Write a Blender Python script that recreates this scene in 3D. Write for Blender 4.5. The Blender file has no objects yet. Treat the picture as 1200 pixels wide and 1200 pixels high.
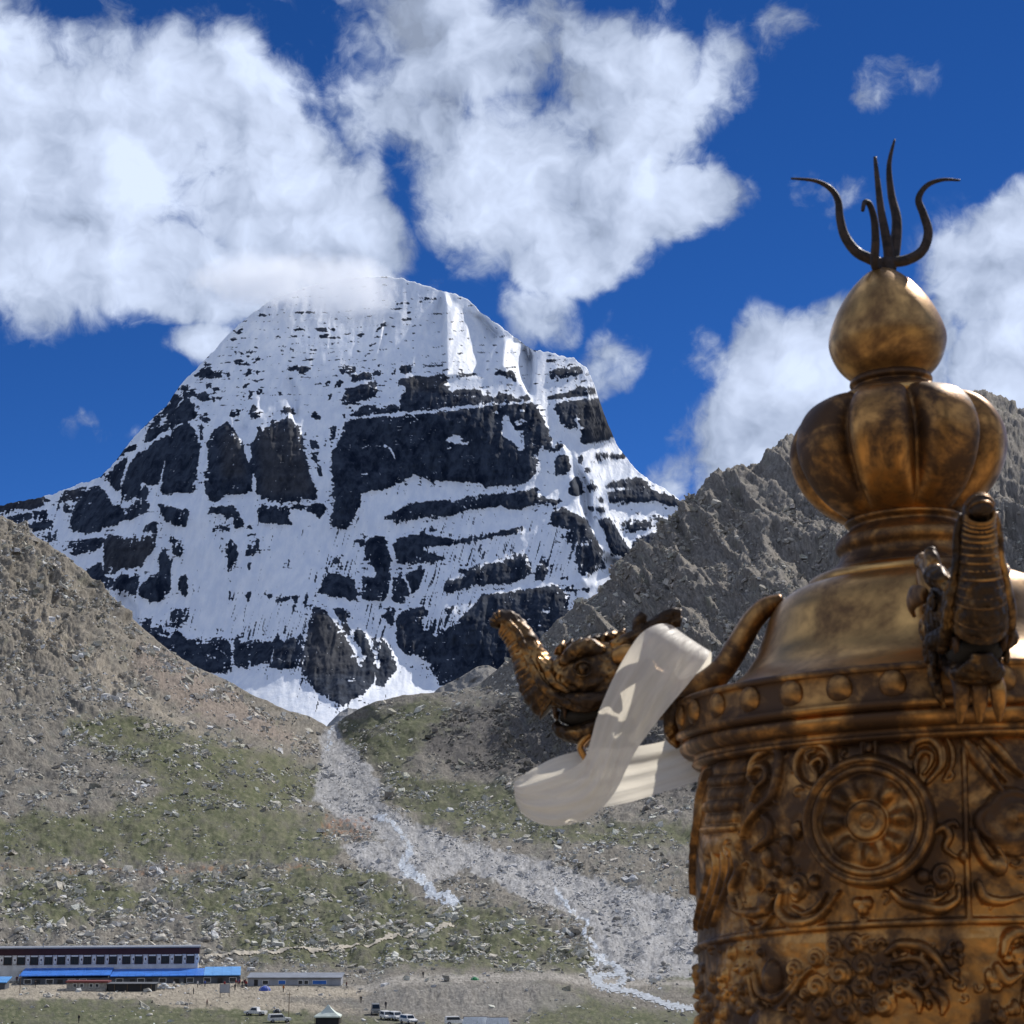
import bpy, math, random
import numpy as np
from mathutils import Vector, Matrix

random.seed(7)
RNG = np.random.default_rng(11)
SC = bpy.context.scene
COL = SC.collection
R = math.radians

# ----------------------------------------------------------------- camera
F = 2060.0                      # focal length in photo pixels (1200 wide)
TH = math.atan(400.0 / F)       # pitch
cam_d = bpy.data.cameras.new('camera')
cam = bpy.data.objects.new('camera', cam_d)
COL.objects.link(cam)
cam_d.sensor_width = 36.0
cam_d.lens = 36.0 * F / 1200.0
cam_d.clip_start = 0.05
cam_d.clip_end = 200000.0
cam.location = (0, 0, 0)
cam.rotation_euler = (math.pi / 2 + TH, 0, 0)
cam_d.dof.use_dof = True
cam_d.dof.focus_distance = 2500.0
cam_d.dof.aperture_fstop = 14.0
SC.camera = cam

# ----------------------------------------------------------------- light
SUN_AZ, SUN_EL = R(38), R(43)   # azimuth to the right of the view, elevation
sun_d = bpy.data.lights.new('sun', 'SUN')
sun_d.energy = 3.7
sun_d.angle = R(0.53)
sun_d.color = (1.0, 0.95, 0.87)
sun = bpy.data.objects.new('sun', sun_d)
COL.objects.link(sun)
sdir = Vector((math.sin(SUN_AZ) * math.cos(SUN_EL), math.cos(SUN_AZ) * math.cos(SUN_EL), math.sin(SUN_EL)))
sun.rotation_euler = sdir.to_track_quat('Z', 'Y').to_euler()

vs = SC.view_settings
vs.view_transform = 'Standard'
vs.look = 'None'
vs.exposure = 0.28
vs.gamma = 1.0
vs.use_curve_mapping = False
SC.cycles.max_bounces = 8
SC.cycles.diffuse_bounces = 2
SC.cycles.glossy_bounces = 3
SC.cycles.transmission_bounces = 4
SC.cycles.volume_bounces = 10
SC.cycles.transparent_max_bounces = 8
SC.cycles.use_denoising = True


def pxdir(px, py):
    """unit-forward direction (x, 1, z) of a photo pixel"""
    px = np.asarray(px, float)
    py = np.asarray(py, float)
    t = (600.0 - py) / F
    c, s = math.cos(TH), math.sin(TH)
    dy = c - t * s
    return (px - 600.0) / F / dy, (s + t * c) / dy


def W(px, py, D):
    a, b = pxdir(px, py)
    return Vector((float(a) * D, D, float(b) * D))


def azel(px, py):
    a, b = pxdir(px, py)
    return math.atan(float(a)), math.atan(float(b) / math.hypot(1, float(a)))


# ----------------------------------------------------------------- node helper
class NT:
    def __init__(self, tree):
        self.t = tree
        tree.nodes.clear()

    def n(self, typ, inputs=None, **kw):
        nd = self.t.nodes.new(typ)
        for k, v in kw.items():
            setattr(nd, k, v)
        for k, v in (inputs or {}).items():
            s = nd.inputs[k]
            if isinstance(v, bpy.types.NodeSocket):
                self.t.links.new(v, s)
            else:
                s.default_value = v
        return nd

    def math(self, op, a, b=None, c=None, clamp=False):
        d = {0: a}
        if b is not None:
            d[1] = b
        if c is not None:
            d[2] = c
        return self.n('ShaderNodeMath', d, operation=op, use_clamp=clamp).outputs[0]

    def vmath(self, op, a, b=None, c=None):
        d = {0: a}
        if b is not None:
            d[1] = b
        if c is not None:
            d[2] = c
        nd = self.n('ShaderNodeVectorMath', d, operation=op)
        return nd.outputs['Value'] if op in ('LENGTH', 'DOT_PRODUCT', 'DISTANCE') else nd.outputs[0]

    def noise(self, vec, scale, detail=4.0, rough=0.55, lac=2.0, dist=0.0, out=0, **kw):
        nd = self.n('ShaderNodeTexNoise', {'Vector': vec, 'Scale': scale, 'Detail': detail, 'Roughness': rough,
                                           'Lacunarity': lac, 'Distortion': dist}, noise_dimensions='3D', **kw)
        return nd.outputs[out]

    def mrange(self, v, a, b, c=0.0, d=1.0, smooth=True):
        nd = self.n('ShaderNodeMapRange', {0: v, 1: a, 2: b, 3: c, 4: d})
        nd.interpolation_type = 'SMOOTHSTEP' if smooth else 'LINEAR'
        return nd.outputs[0]

    def mix(self, fac, a, b, blend='MIX'):
        nd = self.n('ShaderNodeMix', data_type='RGBA', blend_type=blend)
        for i, v in ((0, fac), (6, a), (7, b)):
            if isinstance(v, bpy.types.NodeSocket):
                self.t.links.new(v, nd.inputs[i])
            else:
                nd.inputs[i].default_value = (v if i == 0 else tuple(v) + ((1.0,) if len(v) == 3 else ()))
        return nd.outputs[2]


# ----------------------------------------------------------------- sky and clouds (world)
world = bpy.data.worlds.new('World')
SC.world = world
world.use_nodes = True
w = NT(world.node_tree)
SKY_STRENGTH = 0.115
sky = w.n('ShaderNodeTexSky', sky_type='NISHITA', sun_disc=False)
sky.sun_elevation = SUN_EL
sky.sun_rotation = SUN_AZ
sky.altitude = 5000
sky.air_density = 0.7
sky.dust_density = 0.15
sky.ozone_density = 3.0
tc = w.n('ShaderNodeTexCoord')
dirv = tc.outputs['Generated']
sep = w.n('ShaderNodeSeparateXYZ', {0: dirv})
az = w.math('ARCTAN2', sep.outputs[0], sep.outputs[1])
el = w.math('ARCSINE', sep.outputs[2])
ae = w.n('ShaderNodeCombineXYZ', {0: az, 1: el, 2: 0.0}).outputs[0]
# large soft warp so that cloud bodies get uneven outlines
wn = w.noise(dirv, 9.0, 3.0, 0.6, out=1)
warp = w.vmath('MULTIPLY', w.vmath('SUBTRACT', wn, (0.5, 0.5, 0.5)), (0.09, 0.09, 0.0))
aew = w.vmath('ADD', ae, warp)
# cloud bodies: centre (photo px), radii px, weight
BLOBS = [
    (60, 180, 260, 210, 1.0), (240, 130, 190, 150, 1.0), (330, 240, 170, 150, 1.0), (60, 290, 180, 110, 1.0), (210, 330, 190, 80, 0.95),
    (400, 270, 110, 90, .95), (-60, 60, 200, 180, 1.0), (90, 40, 150, 80, .8), (350, 350, 150, 60, .9), (240, 420, 80, 50, .75),
    (560, 60, 230, 130, .9), (740, 110, 170, 150, .95), (620, 210, 190, 120, .95), (790, 245, 130, 75, 1.0), (700, 290, 130, 60, .95),
    (640, 350, 80, 50, .7), (480, 120, 120, 90, .8), (860, 60, 90, 120, .8), (900, 25, 120, 70, .72), (930, 95, 70, 55, .55), (985, 95, 125, 45, .60), (920, 120, 70, 60, .5), (720, 410, 70, 55, .62),
    (830, 410, 50, 60, .55), (960, 230, 80, 45, .58),
    (890, 510, 125, 120, 1.0), (950, 430, 130, 100, 1.0), (1000, 385, 100, 60, .9), (1060, 420, 130, 90, 1.0), (1180, 320, 125, 125, 1.0), (1200, 420, 120, 80, 1.0),
    (820, 560, 60, 60, .75), (85, 495, 60, 45, .52), (1330, 330, 160, 130, .9), (-260, 250, 220, 180, .9), (520, -90, 360, 110, .8),
]
acc = None
for (bx, by, rx, ry, wt) in BLOBS:
    a0, e0 = azel(bx, by)
    ix, iy = F / rx, F / ry
    d = w.vmath('LENGTH', w.vmath('MULTIPLY_ADD', aew, (ix, iy, 0), (-a0 * ix, -e0 * iy, 0)))
    v = w.mrange(d, 0.25, 1.25, wt, 0.0)
    acc = v if acc is None else w.math('MAXIMUM', acc, v)
# the unseen sky dome carries scattered clouds of the same kind, thickened for ambient light
other = w.mrange(w.noise(dirv, 2.6, 3.0, 0.5), 0.41, 0.55, 0.0, 0.95)
ca, ce = azel(600, 500)
inview = w.mrange(w.vmath('LENGTH', w.vmath('MULTIPLY_ADD', ae, (1 / .42, 1 / .42, 0), (-ca / .42, -ce / .42, 0))), 0.85, 1.15, 0.0, 1.0)
body = w.math('MAXIMUM', acc, w.math('MULTIPLY', other, inview))
dw = w.vmath('ADD', dirv, w.vmath('MULTIPLY', w.vmath('SUBTRACT', w.noise(dirv, 22.0, 3.0, 0.6, out=1), (0.5, 0.5, 0.5)), (0.035, 0.035, 0.035)))
n_big = w.noise(dw, 11.0, 5.0, 0.56)
n_big2 = w.noise(w.vmath('ADD', dw, (0.016, 0.003, 0.018)), 11.0, 5.0, 0.56)
n_fine = w.noise(dw, 30.0, 6.0, 0.66)
# density: body + fractal breakup
dens = w.math('ADD', body, w.math('MULTIPLY', w.math('SUBTRACT', n_big, 0.5), 1.9))
dens = w.math('ADD', dens, w.math('MULTIPLY', w.math('SUBTRACT', n_fine, 0.5), 0.95))
gate = w.mrange(body, 0.04, 0.35)
cov = w.math('MULTIPLY', w.mrange(dens, 0.29, 0.76), gate, clamp=True)
relief = w.math('SUBTRACT', n_big, n_big2)  # painted self-shading: clouds get lighter where they thin toward the sun
lum = w.math('ADD', w.math('MULTIPLY', relief, 1.1), w.mrange(dens, 0.3, 1.2, 0.40, 0.58))
lum = w.math('ADD', lum, w.math('MULTIPLY', w.math('SUBTRACT', w.noise(dirv, 6.0, 3.0, 0.5), 0.5), 0.40))
lum = w.math('MINIMUM', w.math('MAXIMUM', lum, 0.30), 0.74)
tint = w.mix(w.mrange(lum, 0.34, 0.62), (0.80, 0.96, 1.30), (0.87, 1.0, 1.28))
cl_col = w.vmath('SCALE', tint)
world.node_tree.links.new(lum, cl_col.node.inputs['Scale'])
skyc = w.n('ShaderNodeHueSaturation', {'Hue': 0.511, 'Saturation': 1.27, 'Value': 0.79, 'Color': sky.outputs[0]}).outputs[0]
bg_sky = w.n('ShaderNodeBackground', {'Color': skyc, 'Strength': SKY_STRENGTH})
bg_cl = w.n('ShaderNodeBackground', {'Color': cl_col, 'Strength': 1.0})
mixs = w.n('ShaderNodeMixShader', {0: w.math('MULTIPLY', cov, 0.97), 1: bg_sky.outputs[0], 2: bg_cl.outputs[0]})
w.n('ShaderNodeOutputWorld', {0: mixs.outputs[0]})


# ----------------------------------------------------------------- numeric helpers
def _hash(ix, iy, seed):
    h = (ix.astype(np.int64) * 374761393 + iy.astype(np.int64) * 668265263 + seed * 1442695041) & 0x7fffffff
    h = ((h ^ (h >> 13)) * 1274126177) & 0x7fffffff
    return (h ^ (h >> 16)) & 0xffff


def perlin(x, y, seed=0):
    x = np.asarray(x, float)
    y = np.asarray(y, float)
    ix, iy = np.floor(x), np.floor(y)
    fx, fy = x - ix, y - iy
    u = fx * fx * fx * (fx * (fx * 6 - 15) + 10)
    v = fy * fy * fy * (fy * (fy * 6 - 15) + 10)

    def g(dx, dy):
        a = _hash(ix + dx, iy + dy, seed) * (2 * math.pi / 65536.0)
        return np.cos(a) * (fx - dx) + np.sin(a) * (fy - dy)
    n0 = g(0, 0) * (1 - u) + g(1, 0) * u
    n1 = g(0, 1) * (1 - u) + g(1, 1) * u
    return (n0 * (1 - v) + n1 * v) * 1.5


def fbm(x, y, octv=5, seed=0, gain=0.5, lac=2.03, ridged=False):
    s, a, tot = 0.0, 1.0, 0.0
    for o in range(octv):
        p = perlin(x, y, seed + o * 17)
        s = s + a * ((1 - 2 * np.abs(p)) if ridged else p)
        tot += a
        a *= gain
        x = x * lac + 13.7
        y = y * lac + 7.3
    return s / tot


def sstep(a, b, x):
    t = np.clip((x - a) / (b - a), 0, 1)
    return t * t * (3 - 2 * t)


class Raster:
    """a working sheet in photo pixels for tracing regions of the terrain"""
    def __init__(self, x0, y0, x1, y1, s=1.0):
        self.x0, self.y0, self.s = x0, y0, s
        self.w, self.h = int((x1 - x0) * s), int((y1 - y0) * s)
        self.a = np.zeros((self.h, self.w))

    def poly(self, pts, val=1.0, mode='set'):
        P = [((x - self.x0) * self.s, (y - self.y0) * self.s) for x, y in pts]
        xs = [p[0] for p in P]
        ys = [p[1] for p in P]
        xa, xb = max(0, int(min(xs))), min(self.w, int(max(xs)) + 2)
        ya, yb = max(0, int(min(ys))), min(self.h, int(max(ys)) + 2)
        if xa >= xb or ya >= yb:
            return
        X, Y = np.meshgrid(np.arange(xa, xb) + .5, np.arange(ya, yb) + .5)
        ins = np.zeros(X.shape, bool)
        n = len(P)
        for i in range(n):
            x1, y1 = P[i]
            x2, y2 = P[(i + 1) % n]
            if y1 == y2:
                continue
            c = ((y1 > Y) != (y2 > Y)) & (X < (x2 - x1) * (Y - y1) / (y2 - y1) + x1)
            ins ^= c
        sub = self.a[ya:yb, xa:xb]
        sub[ins] = val

    def line(self, pts, wid, val=1.0):
        for (xa, ya), (xb, yb) in zip(pts[:-1], pts[1:]):
            L = math.hypot(xb - xa, yb - ya) + 1e-6
            nx, ny = -(yb - ya) / L * wid / 2, (xb - xa) / L * wid / 2
            ex, ey = (xb - xa) / L * wid * .3, (yb - ya) / L * wid * .3
            self.poly([(xa + nx - ex, ya + ny - ey), (xb + nx + ex, yb + ny + ey), (xb - nx + ex, yb - ny + ey), (xa - nx - ex, ya - ny - ey)], val)

    def blurred(self, sig):
        sig *= self.s
        r = max(1, int(sig * 2.6))
        k = np.exp(-0.5 * (np.arange(-r, r + 1) / sig) ** 2)
        k /= k.sum()
        a = np.pad(self.a, r, mode='edge')
        a = sum(k[i] * a[:, i:i + self.w] for i in range(2 * r + 1))
        a = sum(k[i] * a[i:i + self.h, :] for i in range(2 * r + 1))
        return a

    def sample(self, px, py, arr=None):
        a = self.a if arr is None else arr
        x = np.clip((px - self.x0) * self.s - .5, 0, self.w - 1.001)
        y = np.clip((py - self.y0) * self.s - .5, 0, self.h - 1.001)
        ix, iy = x.astype(int), y.astype(int)
        fx, fy = x - ix, y - iy
        return (a[iy, ix] * (1 - fx) + a[iy, ix + 1] * fx) * (1 - fy) + (a[iy + 1, ix] * (1 - fx) + a[iy + 1, ix + 1] * fx) * fy


def rbf(pts, sx, sy):
    P = np.array([(p[0] / sx, p[1] / sy) for p in pts])
    v = np.array([p[2] for p in pts], float)
    n = len(P)
    d = np.sqrt(((P[:, None] - P[None]) ** 2).sum(-1) + 1e-6)
    A = np.zeros((n + 3, n + 3))
    A[:n, :n] = d - np.eye(n) * 0.02
    A[:n, n] = A[n, :n] = 1
    A[:n, n + 1:] = P
    A[n + 1:, :n] = P.T
    c = np.linalg.solve(A, np.concatenate([v, np.zeros(3)]))

    def f(x, y):
        x = np.asarray(x, float) / sx
        y = np.asarray(y, float) / sy
        r = c[n] + c[n + 1] * x + c[n + 2] * y
        for i in range(n):
            r = r + c[i] * np.sqrt((x - P[i, 0]) ** 2 + (y - P[i, 1]) ** 2 + 0.02)
        return r
    return f


# ----------------------------------------------------------------- mesh helpers
def new_obj(name, me, mat=None, parent=None, **props):
    ob = bpy.data.objects.new(name, me)
    COL.objects.link(ob)
    if mat is not None and me is not None:
        for m in (mat if isinstance(mat, (list, tuple)) else [mat]):
            me.materials.append(m)
    if parent is not None:
        ob.parent = parent
    for k, v in props.items():
        ob[k] = v
    return ob


def np_mesh(name, verts, faces, smooth=True):
    """verts (n,3), faces (m,3 or 4) arrays"""
    verts = np.asarray(verts, np.float32)
    faces = np.asarray(faces, np.int32)
    me = bpy.data.meshes.new(name)
    k = faces.shape[1]
    me.vertices.add(len(verts))
    me.vertices.foreach_set('co', verts.ravel())
    me.loops.add(faces.size)
    me.loops.foreach_set('vertex_index', faces.ravel())
    me.polygons.add(len(faces))
    me.polygons.foreach_set('loop_start', np.arange(0, faces.size, k, dtype=np.int32))
    me.polygons.foreach_set('use_smooth', np.full(len(faces), smooth))
    me.update(calc_edges=True)
    me.validate()
    return me


def grid_faces(r, c):
    i = np.arange(r * c).reshape(r, c)
    return np.stack([i[:-1, :-1], i[1:, :-1], i[1:, 1:], i[:-1, 1:]], -1).reshape(-1, 4)


def set_attr(me, name, vals, typ='FLOAT'):
    a = me.attributes.new(name, typ, 'POINT')
    if typ == 'FLOAT':
        a.data.foreach_set('value', np.asarray(vals, np.float32).ravel())
    else:
        v = np.asarray(vals, np.float32).reshape(-1, 3)
        a.data.foreach_set('color', np.concatenate([v, np.ones((len(v), 1), np.float32)], 1).ravel())


def grid_normals(P):
    du = np.gradient(P, axis=1)
    dv = np.gradient(P, axis=0)
    n = np.cross(du, dv)
    n /= np.linalg.norm(n, axis=-1, keepdims=True) + 1e-9
    return n


class MB:
    """collects boxes, tubes and lathes for one mesh"""
    def __init__(self):
        self.v, self.f, self.m = [], [], []

    def add(self, vs, fs, m=0):
        o = len(self.v)
        self.v += [tuple(p) for p in vs]
        self.f += [tuple(i + o for i in q) for q in fs]
        self.m += [m] * len(fs)

    def box(self, x0, y0, z0, x1, y1, z1, m=0):
        self.add([(x0, y0, z0), (x1, y0, z0), (x1, y1, z0), (x0, y1, z0), (x0, y0, z1), (x1, y0, z1), (x1, y1, z1), (x0, y1, z1)],
                 [(0, 3, 2, 1), (4, 5, 6, 7), (0, 1, 5, 4), (1, 2, 6, 5), (2, 3, 7, 6), (3, 0, 4, 7)], m)

    def hexa(self, p, m=0):
        self.add(p, [(0, 3, 2, 1), (4, 5, 6, 7), (0, 1, 5, 4), (1, 2, 6, 5), (2, 3, 7, 6), (3, 0, 4, 7)], m)

    def lathe(self, prof, n=48, m=0, mod=None, cap=True):
        vs, fs = [], []
        for i, (r, z) in enumerate(prof):
            for k in range(n):
                a = 2 * math.pi * k / n
                rr = r if mod is None else r * mod(a, i / (len(prof) - 1))
                vs.append((rr * math.cos(a), rr * math.sin(a), z))
        for i in range(len(prof) - 1):
            for k in range(n):
                k2 = (k + 1) % n
                fs.append((i * n + k2, i * n + k, (i + 1) * n + k, (i + 1) * n + k2))
        self.add(vs, fs, m)

    def tube(self, path, rads, n=10, m=0, up=None, closed_ends=True):
        """sweep with elliptical section; rads: per point r or (ra, rb); up: fixed side axis"""
        P = [Vector(p) for p in path]
        vs, fs = [], []
        prev = None
        for i, p in enumerate(P):
            t = (P[min(i + 1, len(P) - 1)] - P[max(i - 1, 0)]).normalized()
            if up is not None:
                a = Vector(up)
                a = (a - t * a.dot(t)).normalized()
            elif prev is None:
                q = Vector((0, 0, 1)) if abs(t.z) < .9 else Vector((1, 0, 0))
                a = t.cross(q).normalized()
            else:
                a = (prev - t * prev.dot(t)).normalized()
            prev = a
            b = t.cross(a)
            r = rads[i]
            ra, rb = r if isinstance(r, (tuple, list)) else (r, r)
            for k in range(n):
                g = 2 * math.pi * k / n
                vs.append(p + a * (ra * math.cos(g)) + b * (rb * math.sin(g)))
        for i in range(len(P) - 1):
            for k in range(n):
                k2 = (k + 1) % n
                fs.append((i * n + k, i * n + k2, (i + 1) * n + k2, (i + 1) * n + k))
        if closed_ends:
            o = len(vs)
            vs.append(P[0])
            vs.append(P[-1])
            e = (len(P) - 1) * n
            for k in range(n):
                k2 = (k + 1) % n
                fs.append((o, k2, k))
                fs.append((o + 1, e + k, e + k2))
        self.add(vs, fs, m)

    def ball(self, c, r, nu=14, nv=9, m=0):
        rx, ry, rz = r if isinstance(r, (tuple, list)) else (r, r, r)
        vs, fs = [], []
        for i in range(nv + 1):
            t = math.pi * i / nv
            for k in range(nu):
                a = 2 * math.pi * k / nu
                vs.append((c[0] + rx * math.sin(t) * math.cos(a), c[1] + ry * math.sin(t) * math.sin(a), c[2] + rz * math.cos(t)))
        for i in range(nv):
            for k in range(nu):
                k2 = (k + 1) % nu
                fs.append((i * nu + k, (i + 1) * nu + k, (i + 1) * nu + k2, i * nu + k2))
        self.add(vs, fs, m)

    def mesh(self, name, smooth=True, xf=None):
        me = bpy.data.meshes.new(name)
        vs = self.v if xf is None else [xf(p) for p in self.v]
        me.from_pydata([tuple(v) for v in vs], [], self.f)
        me.polygons.foreach_set('material_index', self.m)
        me.polygons.foreach_set('use_smooth', [smooth] * len(self.f))
        me.update()
        return me

    def build(self, name, mat, parent=None, smooth=False, xf=None, **props):
        return new_obj(name, self.mesh(name, smooth, xf), mat, parent, **props)


def smooth_path(pts, sub=6):
    """Catmull-Rom through points of any dimension"""
    P = [np.array(p, float) for p in pts]
    out = []
    for i in range(len(P) - 1):
        p0, p1, p2, p3 = P[max(i - 1, 0)], P[i], P[i + 1], P[min(i + 2, len(P) - 1)]
        for k in range(sub):
            t = k / sub
            out.append(0.5 * ((2 * p1) + (-p0 + p2) * t + (2 * p0 - 5 * p1 + 4 * p2 - p3) * t * t + (-p0 + 3 * p1 - 3 * p2 + p3) * t ** 3))
    out.append(P[-1])
    return out


def principled(name, col, rough=0.8, metal=0.0, **kw):
    m = bpy.data.materials.new(name)
    m.use_nodes = True
    t = NT(m.node_tree)
    b = t.n('ShaderNodeBsdfPrincipled', {'Roughness': rough, 'Metallic': metal})
    if isinstance(col, tuple):
        tcn = t.n('ShaderNodeTexCoord').outputs['Object']
        nz = t.noise(tcn, kw.get('nscale', 3.0), 5.0, 0.6)
        c = t.mix(t.mrange(nz, 0.3, 0.7), tuple(x * kw.get('lo', 0.82) for x in col), tuple(min(1, x * kw.get('hi', 1.1)) for x in col))
        m.node_tree.links.new(c, b.inputs['Base Color'])
    t.n('ShaderNodeOutputMaterial', {0: b.outputs[0]})
    return m


# ================================================================= SNOW MOUNTAIN
KX0, KY0 = -60, 300
kr = Raster(KX0, KY0, 920, 900, 2.0)
T = {1: (0, 400, 5), 2: (200, 320, 5), 3: (400, 320, 5), 4: (600, 400, 5), 5: (80, 600, 5), 6: (200, 500, 5), 7: (300, 600, 5), 8: (480, 540, 4)}


def tp(t, pts):
    ox, oy, s = T[t]
    return [(ox + x / s, oy + y / s) for x, y in pts]


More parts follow.
